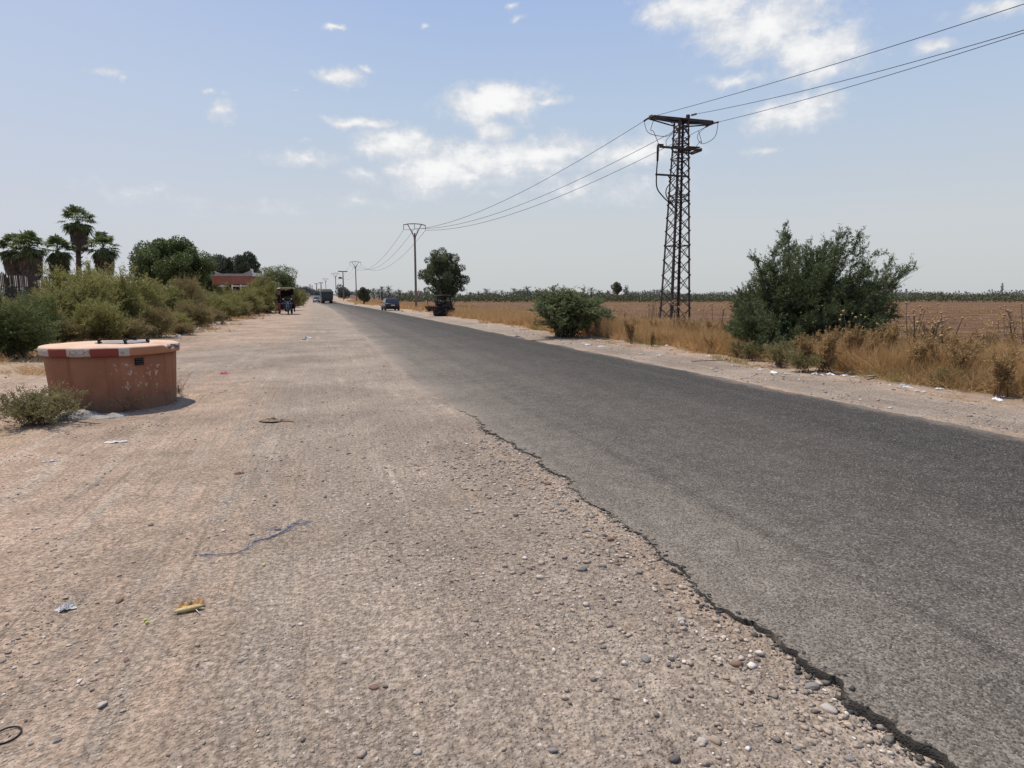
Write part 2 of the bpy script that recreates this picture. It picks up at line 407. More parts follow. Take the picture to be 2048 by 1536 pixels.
def ground_mat():
    m, nt = newmat('dirt_and_gravel')
    pos = nt.nodes.new('ShaderNodeNewGeometry').outputs['Position']
    zc = nd(nt, 'ShaderNodeVertexColor', layer_name='zone'); zs = nd(nt, 'ShaderNodeSeparateColor', {0: zc.outputs[0]})
    ny_ = noi(nt, pos, .5, 8, .62).outputs[0]; nm = noi(nt, pos, 3.2, 8, .62).outputs[0]; nf = noi(nt, pos, 34, 6, .66).outputs[0]
    st = noi(nt, mapping(nt, pos, (2.6, .16, 1)), 1.6, 6, .6).outputs[0]          # wheel tracks run with the road
    st2 = noi(nt, mapping(nt, pos, (14, .5, 1)), 1.2, 4, .6).outputs[0]
    jit = mth(nt, 'MULTIPLY_ADD', ny_, 1.1, -.55)
    zr = mth(nt, 'ADD', zs.outputs[0], mth(nt, 'ADD', jit, mth(nt, 'MULTIPLY_ADD', nm, .7, -.35)), clamp=True)
    tan = mixc(nt, mapr(nt, nm, .3, .7), (.442, .330, .242), (.328, .248, .184))
    red = mixc(nt, mapr(nt, nm, .3, .7), (.448, .316, .226), (.325, .226, .163))
    col = mixc(nt, zr, tan, red)
    gr = mth(nt, 'ADD', zs.outputs[1], mth(nt, 'ADD', mth(nt, 'MULTIPLY_ADD', ny_, 1.2, -.6), mth(nt, 'MULTIPLY_ADD', st, 1.3, -.65)), clamp=True)
    gs = mapr(nt, gr, .25, .62)
    col = mixc(nt, mth(nt, 'MULTIPLY', gs, .70), col, mixc(nt, nf, (.225, .182, .142), (.38, .312, .244)))
    sw = mth(nt, 'ADD', zs.outputs[2], mth(nt, 'MULTIPLY_ADD', nm, 1.6, -.95), clamp=True)
    col = mixc(nt, mth(nt, 'MULTIPLY', sw, .75), col, (.43, .30, .15))
    pl = mth(nt, 'ADD', zc.outputs[1], mth(nt, 'MULTIPLY_ADD', nm, .9, -.45), clamp=True)
    pl = mth(nt, 'MULTIPLY', pl, mapr(nt, zc.outputs[1], 0, .4))
    fur = noi(nt, mapping(nt, pos, (.25, 2.2, 1), (0, 0, .1)), 1.0, 5, .65).outputs[0]
    col = mixc(nt, pl, col, mixc(nt, mapr(nt, fur, .42, .57), (.070, .032, .015), (.165, .086, .038)))
    # pale packed tracks and dark streaks
    col = mixc(nt, mth(nt, 'MULTIPLY', pl, mapr(nt, noi(nt, mapping(nt, pos, (.11, .30, 1)), 1.0, 6, .68).outputs[0], .52, .62, 0, .38)), col, mixc(nt, nf, (.20, .115, .05), (.36, .24, .12)))
    npl = mth(nt, 'SUBTRACT', 1.0, pl)
    col = mixc(nt, mth(nt, 'MULTIPLY', npl, mapr(nt, st, .52, .68, 0, .6)), col, (.47, .385, .30))
    col = mixc(nt, mth(nt, 'MULTIPLY', npl, mapr(nt, st2, .54, .70, 0, .48)), col, (.175, .137, .107))
    arcs = nd(nt, 'ShaderNodeTexWave', {'Vector': mapping(nt, nd(nt, 'ShaderNodeVectorMath', {0: pos, 1: (-9.5, 14.0, 0)}, operation='SUBTRACT').outputs[0]), 'Scale': .95, 'Distortion': 1.2, 'Detail': 3.0, 'Detail Scale': .6}, wave_type='RINGS', rings_direction='Z').outputs['Fac']
    am = mth(nt, 'MULTIPLY', mapr(nt, arcs, .70, .95), mapr(nt, noi(nt, pos, .22, 3).outputs[0], .46, .62))
    col = mixc(nt, mth(nt, 'MULTIPLY', npl, mth(nt, 'MULTIPLY', am, .22)), col, (.155, .125, .10))
    n7 = noi(nt, mapping(nt, pos, (1.25, .8, 1)), 4.2, 9, .72, .3).outputs[0]
    grit = mth(nt, 'MULTIPLY', npl, mapr(nt, mth(nt, 'ADD', n7, mth(nt, 'MULTIPLY_ADD', gs, .10, -.05)), .44, .60))
    col = mixc(nt, mth(nt, 'MULTIPLY', grit, .48), col, mixc(nt, nf, (.185, .148, .116), (.35, .288, .226)))
    col = mixc(nt, mapr(nt, n7, .40, .28, 0, .35), col, (.47, .345, .25))
    # small stones in the surface
    for sc, amt, cut in ((52, .85, .34), (125, .75, .5), (21, .6, .08)):
        vo = nd(nt, 'ShaderNodeTexVoronoi', {'Vector': pos, 'Scale': sc})
        cell = nd(nt, 'ShaderNodeSeparateColor', {0: vo.outputs['Color']})
        stone = ramp(nt, cell.outputs[0], [(0, (.10, .085, .075)), (.4, (.22, .185, .16)), (.75, (.36, .29, .235)), (1, (.56, .50, .44))])
        on = mth(nt, 'MULTIPLY', mth(nt, 'LESS_THAN', cell.outputs[1], cut), mapr(nt, vo.outputs['Distance'], .45, .25))
        col = mixc(nt, mth(nt, 'MULTIPLY', mth(nt, 'MULTIPLY', on, amt), mth(nt, 'ADD', mth(nt, 'MULTIPLY', gs, .35), mth(nt, 'MULTIPLY_ADD', grit, .65, .22), clamp=True)), col, stone)
    fine = mapr(nt, nf, .3, .7, .58, 1.30)
    col = mixc(nt, 1.0, col, nd(nt, 'ShaderNodeCombineColor', {0: fine, 1: fine, 2: fine}).outputs[0], 'MULTIPLY')
    blot = mapr(nt, ny_, .3, .7, .80, 1.22)
    col = mixc(nt, 1.0, col, nd(nt, 'ShaderNodeCombineColor', {0: blot, 1: blot, 2: blot}).outputs[0], 'MULTIPLY')
    vo = nd(nt, 'ShaderNodeTexVoronoi', {'Vector': pos, 'Scale': 60})
    h = mth(nt, 'ADD', mth(nt, 'MULTIPLY', nf, 1.0), mth(nt, 'MULTIPLY', mapr(nt, vo.outputs['Distance'], .6, .1), .5))
    h = mth(nt, 'ADD', h, mth(nt, 'MULTIPLY', st2, 1.2))
    h = mth(nt, 'ADD', h, mth(nt, 'MULTIPLY', nm, 2.0))
    finish(nt, col, .95, 0, h, .85, .022, .15)
    return m
gm = ground_mat()
me = quads_mesh('ground', V.reshape(-1, 3), Fq, gm, True)
ca = me.color_attributes.new('zone', 'FLOAT_COLOR', 'POINT'); ca.data.foreach_set('color', zone.reshape(-1, 4).astype(np.float32).ravel())
tag(link('ground', me), None, None, kind='structure')

# ------------------------------------------------------------------ road
ry_ = np.array(grade((-30, .8, 1.2), (.8, 9.5, .018), (9.5, 30, .25), (30, 100, 1.2), (100, 420, 5)))
us = np.array([0, .012, .03, .08, .16, .28, .4, .52, .64, .76, .88, .96, .985, 1.0])
rows = []; lat = []
for y in ry_:
    bx = bend(y); l = ledge(y) - .35 * sstep(8.2, 10.5, y); r = 7.62 + .20 * mnoise.fractal((5, y * .6, 0), 1, 2, 5) + .06 * mnoise.fractal((9, y * 5, 0), 1, 2, 3)
    row = []
    for u in us:
        x = l + (r - l) * u
        z = zg(8.0, y) * 0 + (zg(3.0, y) + .08) + .006 + .045 * math.sin(math.pi * u) + .004 * mnoise.noise((x * 1.3, y * .8, 2))
        row.append((x + bx, y, z))
    # left side face and right side face
    z0 = row[0][2]
    dj = .02 * mnoise.noise((1, y * 9, 4))
    row = [(row[0][0] - .016 + dj, y, z0 - .09), (row[0][0] - .010 + dj * .6, y, z0 - .022)] + row + [(row[-1][0] + .03, y, z0 - .06)]
    rows.append(row); lat.append([0, 0] + [l + (r - l) * u for u in us] + [r])
Vr = np.array(rows); nr, nc = Vr.shape[:2]
idx = np.arange(nr * nc).reshape(nr, nc)
Fq = np.stack([idx[:-1, :-1], idx[:-1, 1:], idx[1:, 1:], idx[1:, :-1]], -1).reshape(-1, 4)
def road_mat():
    m, nt = newmat('worn_asphalt')
    pos = nt.nodes.new('ShaderNodeNewGeometry').outputs['Position']; ps = nd(nt, 'ShaderNodeSeparateXYZ', {0: pos})
    x = nd(nt, 'ShaderNodeAttribute', attribute_name='lat').outputs['Fac']; y = ps.outputs[1]
    nb = noi(nt, pos, .45, 7, .6).outputs[0]; nm = noi(nt, pos, 5, 6, .65).outputs[0]
    st = noi(nt, mapping(nt, pos, (3.0, .05, 1)), 1.0, 5, .55).outputs[0]
    xx = mth(nt, 'ADD', x, mth(nt, 'MULTIPLY_ADD', nb, 2.4, -1.2))
    lane = ramp(nt, mapr(nt, xx, 2.0, 7.8, 0, 1, False), [(0, (.175, .150, .122)), (.15, (.125, .109, .091)), (.42, (.074, .066, .057)), (.66, (.045, .041, .037)), (.86, (.031, .029, .027)), (1, (.052, .047, .042))])
    col = mixc(nt, mapr(nt, st, .52, .7, 0, .40), lane, (.036, .035, .034))
    col = mixc(nt, mapr(nt, st, .48, .3, 0, .30), col, (.090, .081, .070))
    wob = mth(nt, 'MULTIPLY_ADD', st, 1.0, -.5)
    for cxx, amt, w_ in ((3.25, .20, .42), (4.75, .16, .42), (5.9, .24, .40), (7.2, .20, .36)):
        bnd = mapr(nt, mth(nt, 'ABSOLUTE', mth(nt, 'SUBTRACT', mth(nt, 'ADD', x, wob), cxx)), w_, .08, 0, amt)
        col = mixc(nt, bnd, col, (.026, .0245, .023))
    # exposed aggregate with worm-like pale binder
    n3 = noi(nt, pos, 60, 3, .6, 1.2).outputs[0]; worm = mapr(nt, mth(nt, 'ABSOLUTE', mth(nt, 'SUBTRACT', n3, .5)), .0, .07, 1, 0)
    vo = nd(nt, 'ShaderNodeTexVoronoi', {'Vector': pos, 'Scale': 105}); cell = nd(nt, 'ShaderNodeSeparateColor', {0: vo.outputs['Color']})
    sp_ = mapr(nt, cell.outputs[0], 0, 1, .42, 1.62, False)
    col = mixc(nt, 1.0, col, nd(nt, 'ShaderNodeCombineColor', {0: sp_, 1: sp_, 2: sp_}).outputs[0], 'MULTIPLY')
    col = mixc(nt, mth(nt, 'MULTIPLY', worm, .40), col, (.165, .147, .126))
    col = mixc(nt, mth(nt, 'MULTIPLY', mth(nt, 'LESS_THAN', cell.outputs[1], .10), .5), col, (.33, .30, .27))
    pt = mapr(nt, nm, .35, .65, .90, 1.10); col = mixc(nt, 1.0, col, nd(nt, 'ShaderNodeCombineColor', {0: pt, 1: pt, 2: pt}).outputs[0], 'MULTIPLY')
    # tar-dark blotches, longitudinal crack and seam
    crk = noi(nt, mapping(nt, pos, (3.0, .5, 1)), 1.3, 5, .7, .6).outputs[0]
    c = mapr(nt, mth(nt, 'ABSOLUTE', mth(nt, 'SUBTRACT', crk, .5)), 0, .008, 1, 0)
    c = mth(nt, 'MULTIPLY', c, mapr(nt, nb, .48, .6))
    col = mixc(nt, mth(nt, 'MULTIPLY', c, .55), col, (.02, .02, .02))
    col = mixc(nt, mapr(nt, noi(nt, pos, .9, 5, .6).outputs[0], .62, .72, 0, .15), col, (.03, .028, .027))
    # dust carried over the edge
    ed = mth(nt, 'MULTIPLY_ADD', nm, .9, mth(nt, 'MULTIPLY_ADD', nb, 1.6, -1.25))
    dl = mapr(nt, mth(nt, 'ADD', x, ed), 1.30, 2.15, 1, 0)
    dl = mth(nt, 'MULTIPLY', dl, mapr(nt, y, 5.5, 10, .35, 1))
    dr = mth(nt, 'MULTIPLY', mapr(nt, mth(nt, 'ADD', x, mth(nt, 'MULTIPLY', ed, .5)), 7.3, 7.75), .5)
    dust = mixc(nt, nm, (.36, .29, .228), (.27, .222, .178))
    col = mixc(nt, mth(nt, 'MAXIMUM', dl, dr), col, dust)
    # raw dark broken side
    nz = nd(nt, 'ShaderNodeSeparateXYZ', {0: nt.nodes.new('ShaderNodeNewGeometry').outputs['True Normal']}).outputs[2]
    col = mixc(nt, mth(nt, 'MULTIPLY', mapr(nt, nz, .75, .45), mapr(nt, y, 10.5, 7.5)), col, (.045, .041, .037))
    h = mth(nt, 'ADD', mth(nt, 'MULTIPLY', mapr(nt, vo.outputs['Distance'], .6, .1), .6), n3)
    h = mth(nt, 'ADD', h, mth(nt, 'MULTIPLY', nm, .8))
    finish(nt, col, .95, 0, h, .8, .009, .10)
    return m
rm = road_mat()
me = quads_mesh('road', Vr.reshape(-1, 3), Fq, rm, True)
at = me.attributes.new('lat', 'FLOAT', 'POINT'); at.data.foreach_set('value', np.array(lat, np.float32).ravel())
tag(link('road', me), None, None, kind='structure')

# ------------------------------------------------------------------ loose gravel and stones
ICO = []
t_ = (1 + 5 ** .5) / 2
IV = unit(np.array([(-1, t_, 0), (1, t_, 0), (-1, -t_, 0), (1, -t_, 0), (0, -1, t_), (0, 1, t_), (0, -1, -t_), (0, 1, -t_), (t_, 0, -1), (t_, 0, 1), (-t_, 0, -1), (-t_, 0, 1)], float))
IF = np.array([(0, 11, 5), (0, 5, 1), (0, 1, 7), (0, 7, 10), (0, 10, 11), (1, 5, 9), (5, 11, 4), (11, 10, 2), (10, 7, 6), (7, 1, 8), (3, 9, 4), (3, 4, 2), (3, 2, 6), (3, 6, 8), (3, 8, 9), (4, 9, 5), (2, 4, 11), (6, 2, 10), (8, 6, 7), (9, 8, 1)])
def stonemat(name, cols):
    m, nt = newmat(name)
    g = nt.nodes.new('ShaderNodeNewGeometry')
    col = ramp(nt, g.outputs['Random Per Island'], cols)
    n = noi(nt, g.outputs['Position'], 160, 3).outputs[0]; k = mapr(nt, n, .3, .7, .75, 1.2)
    col = mixc(nt, 1.0, col, nd(nt, 'ShaderNodeCombineColor', {0: k, 1: k, 2: k}).outputs[0], 'MULTIPLY')
    finish(nt, col, .85, 0, n, .3, .003, .25); return m
gravelm = stonemat('gravel_stone', [(0, (.13, .11, .095)), (.15, (.23, .19, .16)), (.4, (.33, .262, .205)), (.7, (.40, .312, .238)), (.88, (.45, .38, .31)), (1, (.64, .58, .51))])
def pebbles(P, r):
    n = len(P)
    sc = np.stack([r * rng.uniform(.8, 1.4, n), r * rng.uniform(.7, 1.1, n), r * rng.uniform(.35, .7, n)], -1)
    a = rng.uniform(0, 2 * np.pi, n); ca_, sa = np.cos(a), np.sin(a)
    v = IV[None] * (1 + .30 * rng.normal(size=(n, 12, 1)).clip(-1.5, 1.5)) * sc[:, None]
    x = v[..., 0] * ca_[:, None] - v[..., 1] * sa[:, None]; y = v[..., 0] * sa[:, None] + v[..., 1] * ca_[:, None]
    v = np.stack([x, y, v[..., 2]], -1) + P[:, None]
    return v.reshape(-1, 3), (IF[None] + 12 * np.arange(n)[:, None, None]).reshape(-1, 3)
pts = []; rad = []
for (x0, x1, y0, y1, n, rm_, sg) in ((-3.2, 2.2, .9, 4.2, 17000, .0034, .6), (-5, 2.2, 4.2, 9, 9500, .0050, .55), (-7, 1.9, 9, 26, 3500, .009, .4), (7.7, 10.5, 3, 30, 6000, .011, .45)):
    X = rng.uniform(x0, x1, n); Y = rng.uniform(y0, y1, n)
    for x, y in zip(X, Y):
        if x < 5 and y < 10 and x > ledge(y) - .03: continue
        if mnoise.fractal((x * 1.1, y * .8, 9), 1, 2, 3) < rng.uniform(-.25, .45) + (.14 if x < -.6 else 0): continue
        r = min(rm_ * math.exp(rng.normal() * sg), rm_ * 3.2)
        pts.append((x, y, zgn(x, y) + r * .25)); rad.append(r)
n = 2600                                            # washed stones along the broken edge
for k in range(n):
    y = 1.2 + 5.6 * rng.random() ** 1.1; x = ledge(y) - abs(rng.normal() * .55) - .04
    r = min(.0075 * math.exp(rng.normal() * .45), .02)
    pts.append((x, y, zgn(x, y) + r * .3)); rad.append(r)
Vp, Fp = pebbles(np.array(pts), np.array(rad))
me = quads_mesh('gravel', Vp, Fp, gravelm, True)
tag(link('gravel', me), 'small loose gravel strewn over the dirt lay-by and shoulders', 'gravel', kind='stuff')

pts = []; rad = []
for k in range(1500):
    y = 1.1 + 6.6 * rng.random() ** 1.2; x = ledge(y) + rng.normal() * .028 - .02
    r = min(.0052 * math.exp(rng.normal() * .6), .017)
    pts.append((x, y, (zgn(x, y) if x < ledge(y) else .004) + r * .3)); rad.append(r)
Vp, Fp = pebbles(np.array(pts), np.array(rad))
me = quads_mesh('rubble', Vp, Fp, stonemat('asphalt_crumb', [(0, (.030, .028, .026)), (.5, (.075, .068, .06)), (.8, (.16, .14, .115)), (1, (.32, .27, .22))]), False)
tag(link('rubble', me), 'crumbled asphalt bits and grit along the broken road edge', 'rubble', kind='stuff')

import bmesh
def rock_mesh(name, seed, mat):
    bm = bmesh.new(); bmesh.ops.create_icosphere(bm, subdivisions=3, radius=1)
    for v in bm.verts:
        n_ = mnoise.fractal(v.co * .9 + Vector((seed * 3.3, 0, 0)), 1, 2, 4)
        v.co = v.co * (1 + .28 * n_); v.co.z *= .6; v.co.x *= 1.2
    me = bpy.data.meshes.new(name); bm.to_mesh(me); bm.free()
    me.polygons.foreach_set('use_smooth', [True] * len(me.polygons)); me.materials.append(mat); return me
stm = [pmat('grey_stone', (.25, .23, .21), (.17, .152, .138), 9, .8), pmat('tan_stone', (.36, .29, .22), (.26, .20, .15), 9, .85), pmat('pale_stone', (.46, .41, .36), (.34, .30, .26), 9, .85), pmat('dark_stone', (.125, .11, .10), (.08, .07, .065), 9, .75), pmat('red_stone', (.24, .145, .11), (.17, .10, .08), 9, .85)]
kinds = ['grey', 'tan', 'pale', 'dark', 'reddish']
RM = [[rock_mesh('stone', 7 * k + q, stm[k]) for q in range(3)] for k in range(5)]
for k in range(150):
    c = rng.choice([0, 1, 2, 3, 4], p=[.34, .24, .16, .14, .12])
    if k < 95:
        y = 1.25 + 4.6 * rng.random() ** 1.15; x = ledge(y) - .06 - abs(rng.normal()) * .42
        r = .011 + .017 * rng.random() ** 2.5
    else:
        y = 1.6 + 7.0 * rng.random() ** 1.2; x = rng.uniform(-.42 * y - .6, 1.3); r = .009 + .012 * rng.random() ** 3
    o = link('stone', RM[c][k % 3]); o.location = (x, y, zgn(x, y) + r * .22); o.scale = (r, r * rng.uniform(.7, 1), r * rng.uniform(.75, 1.1)); o.rotation_euler = (rng.normal() * .2, rng.normal() * .2, rng.uniform(0, 6.3))
    if k < 95: tag(o, f'{kinds[c]} river stone in the loose stones along the broken asphalt edge', 'stone', f'{kinds[c]} stones along the asphalt edge')
    else: tag(o, f'{kinds[c]} stone lying alone on the bare dirt of the lay-by', 'stone', f'{kinds[c]} stones scattered on the dirt')

# ------------------------------------------------------------------ shared materials
M = {}
M['bark'] = pmat('bark', (.10, .075, .055), (.06, .045, .035), 12, .9)
M['twig'] = pmat('twig', (.11, .08, .055), (.07, .05, .035), 20, .9)
M['steel'] = pmat('rusty_lattice_steel', (.085, .064, .057), (.045, .036, .034), 3, .75, .15)
M['concrete'] = pmat('pole_concrete', (.22, .155, .13), (.155, .11, .095), 4, .9)
M['wire'] = pmat('wire', (.05, .05, .052), (.035, .035, .035), 4, .6, .4)
M['insul'] = pmat('insulator_glaze', (.05, .035, .03), (.03, .02, .02), 10, .35)
M['black'] = pmat('black_rubber', (.022, .021, .021), (.014, .014, .014), 14, .8)
M['chrome'] = pmat('dull_chrome', (.5, .5, .5), (.35, .35, .35), 10, .3, .9)
M['glass'] = pmat('dark_glass', (.03, .036, .04), (.02, .024, .028), 2, .12, 0, 0, .01, .6)
M['white'] = pmat('white_plastic', (.74, .74, .73), (.60, .60, .58), 12, .6)

# ------------------------------------------------------------------ the round well
wc = Vector((-3.02, 10.73, 0)); wc.z = zg(wc.x, wc.y) - .04
well = empty('water_well', wc, 0, 'round orange plastered well chamber with a red and white painted rim', 'well')
view_a = math.atan2(-wc.y, -wc.x)           # angle of the side that faces the road bend
def plaster():
    m, nt = newmat('orange_plaster')
    p = nt.nodes.new('ShaderNodeTexCoord').outputs['Object']; ps = nd(nt, 'ShaderNodeSeparateXYZ', {0: p})
    n = noi(nt, p, 2.2, 6, .6).outputs[0]; f = noi(nt, p, 26, 6, .65).outputs[0]; fl = noi(nt, p, 13, 5, .6, .1).outputs[0]
    st = noi(nt, mapping(nt, p, (9, 9, .5)), 1.0, 4, .6).outputs[0]
    col = mixc(nt, mapr(nt, n, .35, .65), (.325, .150, .085), (.265, .118, .066))
    col = mixc(nt, mapr(nt, st, .50, .68, 0, .55), col, (.21, .068, .038))
    col = mixc(nt, mapr(nt, mth(nt, 'ADD', ps.outputs[2], mth(nt, 'MULTIPLY', n, -.35)), 0.22, -.10, 0, .8), col, (.19, .12, .08))
    ang = mth(nt, 'ARCTAN2', ps.outputs[1], ps.outputs[0])
    near = mapr(nt, mth(nt, 'ABSOLUTE', mth(nt, 'SUBTRACT', ang, view_a + .42)), .75, .25)
    zone_ = mth(nt, 'MULTIPLY', near, mapr(nt, mth(nt, 'ABSOLUTE', mth(nt, 'SUBTRACT', ps.outputs[2], .52)), .36, .12))
    col = mixc(nt, mth(nt, 'MULTIPLY', mapr(nt, mth(nt, 'ADD', fl, mth(nt, 'MULTIPLY', zone_, .16)), .745, .765), .75), col, (.46, .37, .30))
    col = mixc(nt, mapr(nt, f, .62, .72, 0, .35), col, (.22, .09, .05))
    finish(nt, col, .9, 0, mth(nt, 'ADD', f, mth(nt, 'MULTIPLY', n, 2)), .5, .012, .2)
    return m
plm = plaster()
def rim_mat():
    m, nt = newmat('painted_rim')
    p = nt.nodes.new('ShaderNodeTexCoord').outputs['Object']; ps = nd(nt, 'ShaderNodeSeparateXYZ', {0: p})
    f = noi(nt, p, 22, 6, .7).outputs[0]; n = noi(nt, p, 3, 5, .6).outputs[0]
    ang = mth(nt, 'ARCTAN2', ps.outputs[1], ps.outputs[0])
    u = mth(nt, 'SUBTRACT', ang, view_a)                      # zero at the front
    u = mth(nt, 'ADD', u, mth(nt, 'MULTIPLY_ADD', f, .03, -.015))
    org = mixc(nt, mapr(nt, n, .35, .65), (.42, .20, .11), (.35, .16, .085))
    wht = mixc(nt, mapr(nt, f, .45, .62), (.47, .40, .34), (.26, .19, .15)); redc = mixc(nt, mapr(nt, f, .5, .7), (.22, .052, .040), (.20, .08, .055))
    col = org
    for a, b, c in BANDS:
        on = mth(nt, 'MULTIPLY', mth(nt, 'GREATER_THAN', u, a), mth(nt, 'LESS_THAN', u, b)); col = mixc(nt, on, col, c == 'w' and wht or redc)
    nz = nd(nt, 'ShaderNodeSeparateXYZ', {0: nt.nodes.new('ShaderNodeNewGeometry').outputs['Normal']}).outputs[2]
    top = mixc(nt, mapr(nt, n, .3, .7), (.62, .44, .32), (.54, .36, .25)); top = mixc(nt, mapr(nt, f, .58, .72, 0, .5), top, (.38, .24, .16))
    col = mixc(nt, mapr(nt, nz, .4, .75), col, top)
    finish(nt, col, .9, 0, f, .4, .01, .2); return m
def band(px): return math.asin(max(-1, min(1, (px - 213) / 139)))
BANDS = [(band(74.2) - .4, band(97), 'w'), (band(97), band(130), 'r'), (band(130), band(172), 'w'), (band(172), band(224), 'r'), (band(224), band(244), 'w')]
b = MB(); H_ = .955
b.lathe([(.955, -.06), (.955, .02), (.965, .2), (.985, .5), (1.0, .7), (1.005, H_ - .13)], 72); b.build('body', plm, well)
b = MB(); b.lathe([(1.0, H_ - .132), (1.06, H_ - .125), (1.068, H_ - .10), (1.068, H_ - .03), (1.055, H_ - .008), (1.03, H_), (.5, H_ + .012), (.0001, H_ + .016)], 120)
ch_a = view_a + 1.12                          # the rim is broken away here
for i, v in enumerate(b.v):
    v = Vector(v); a = math.atan2(v.y, v.x); da = abs((a - ch_a + math.pi) % (2 * math.pi) - math.pi)
    r = math.hypot(v.x, v.y)
    if r > .9 and v.z > H_ - .06:
        k = sstep(.34, .16, da) if False else (1 - sstep(.16, .34, da))
        n_ = mnoise.fractal((v.x * 9, v.y * 9, v.z * 9), 1, 2, 3)
        v.z -= k * (.045 + .03 * n_); s_ = 1 - k * (.04 + .03 * n_); v.x *= s_; v.y *= s_
    v += mnoise.noise_vector(v * 3) * .006
    b.v[i] = tuple(v)
b.build('rim', rim_mat(), well)
well.scale = (.84, .84, 1)
brk = pmat('broken_concrete', (.36, .33, .30), (.14, .12, .105), 26, .95, 0, 1.0, .02)
b = MB()
for k in range(26):
    a = ch_a + rng.uniform(-.26, .26); r = rng.uniform(.95, 1.045); s_ = rng.uniform(.02, .05)
    b.lathe([(.001, -s_ * .6), (s_, -s_ * .2), (s_ * .9, s_ * .3), (.001, s_ * .55)], 6, (r * math.cos(a), r * math.sin(a), H_ - .052 + rng.normal() * .008), 'z', False)
b.jitter(.02, 30); b.build('broken_edge', brk, well)
b = MB(); b.lathe([(.40, H_ + .002), (.42, H_ + .006), (.42, H_ + .020), (.40, H_ + .025), (.001, H_ + .028)], 40, (.16, .02, 0))
hat = b.build('hatch_cover', pmat('hatch_steel', (.25, .225, .215), (.17, .15, .14), 7, .6, .1), well)
for a, d in ((view_a - 1.0, .40), (view_a + .1, .42), (view_a + 1.2, .42), (view_a + 2.6, .40)):
    b = MB(); b.box((.16 + d * math.cos(a), .02 + d * math.sin(a), H_ + .030), (.05, .045, .035), Matrix.Rotation(a, 3, 'Z')); b.tube([(.16 + d * math.cos(a) - .03, .02 + d * math.sin(a), H_ + .055), (.16 + d * math.cos(a) + .03, .02 + d * math.sin(a), H_ + .075)], .016, 8)
    b.build('hinge', M['black'], hat)
va = view_a + math.asin((264 - 218) / 126)
Mv = Matrix.Rotation(va, 3, 'Z')
b = MB(); b.box(tuple(Mv @ Vector((1.0, 0, .735))), (.05, .135, .105), Mv); gr_ = b.build('vent', pmat('vent_dark', (.012, .011, .011), (.008, .008, .008), 5, .9), well)
b = MB()
for z in (.70, .735, .77): b.box(tuple(Mv @ Vector((1.03, 0, z))), (.02, .128, .010), Mv @ Matrix.Rotation(.5, 3, 'Y'))
b.build('louvre', pmat('vent_slat', (.055, .05, .045), (.03, .03, .03), 9, .8), gr_)

# spilled cement at the foot of the well
cm = pmat('dried_cement', (.42, .385, .345), (.27, .24, .21), 8, .95, 0, 1.0, .03)
b = MB(); g0 = GP(165, 835); nn = 40
for (dx, dy, rx, ry, h, sd_) in ((-.10, .02, .34, .22, .13, 1), (.22, -.03, .40, .17, .075, 2), (-.34, .08, .2, .16, .16, 3)):
    rows_ = []
    for i in range(12):
        t = i / 11; rr = math.cos(t * math.pi / 2)
        rows_.append([(g0.x + dx + rx * rr * math.cos(2 * math.pi * k / nn) * (1 + .25 * mnoise.fractal((math.cos(2 * math.pi * k / nn) * 2, math.sin(2 * math.pi * k / nn) * 2, sd_), 1, 2, 4)),
                       g0.y + dy + ry * rr * math.sin(2 * math.pi * k / nn) * (1 + .25 * mnoise.fractal((math.cos(2 * math.pi * k / nn) * 2, math.sin(2 * math.pi * k / nn) * 2, sd_), 1, 2, 4)),
                       g0.z - .03 + h * math.sin(t * math.pi / 2)) for k in range(nn)])
    b.loft(rows_)
b.jitter(.03, 9); b.jitter(.012, 30)
tag(b.build('cement_spill', cm), 'pale lump of dried cement at the foot of the round well', 'cement')

# ------------------------------------------------------------------ lattice pylon
pb = AT(1350.5, 595, 36); pb.z = zg(pb.x, pb.y) - .05
zt = AT(1364, 243, 36).z - pb.z
pyl = empty('lattice_pylon', pb, 0, 'dark steel lattice power pylon standing in dry weeds at the field edge', 'pylon')
A0, A1 = .64, .295
def pa(z): return A0 + (A1 - A0) * min(1, z / zt)
for sx in (-1, 1):
    for sy_ in (-1, 1):
        b = MB(); zz = [0, zt * .33, zt * .66, zt]
        for z0, z1 in zip(zz[:-1], zz[1:]):
            a0, a1 = pa(z0), pa(z1); w = .115 - .035 * z0 / zt
            p0, p1 = Vector((sx * a0, sy_ * a0, z0)), Vector((sx * a1, sy_ * a1, z1))
            b.bar(p0 + Vector((-sx * w / 2, 0, 0)), p1 + Vector((-sx * w / 2, 0, 0)), w, .016, (0, 1, 0)); b.bar(p0 + Vector((0, -sy_ * w / 2, 0)), p1 + Vector((0, -sy_ * w / 2, 0)), .016, w, (0, 1, 0))
        b.build('leg', M['steel'], pyl)
zl = [0]
while zl[-1] < zt - .45: zl.append(zl[-1] + max(.55, pa(zl[-1]) * 1.55))
zl[-1] = zt - .05
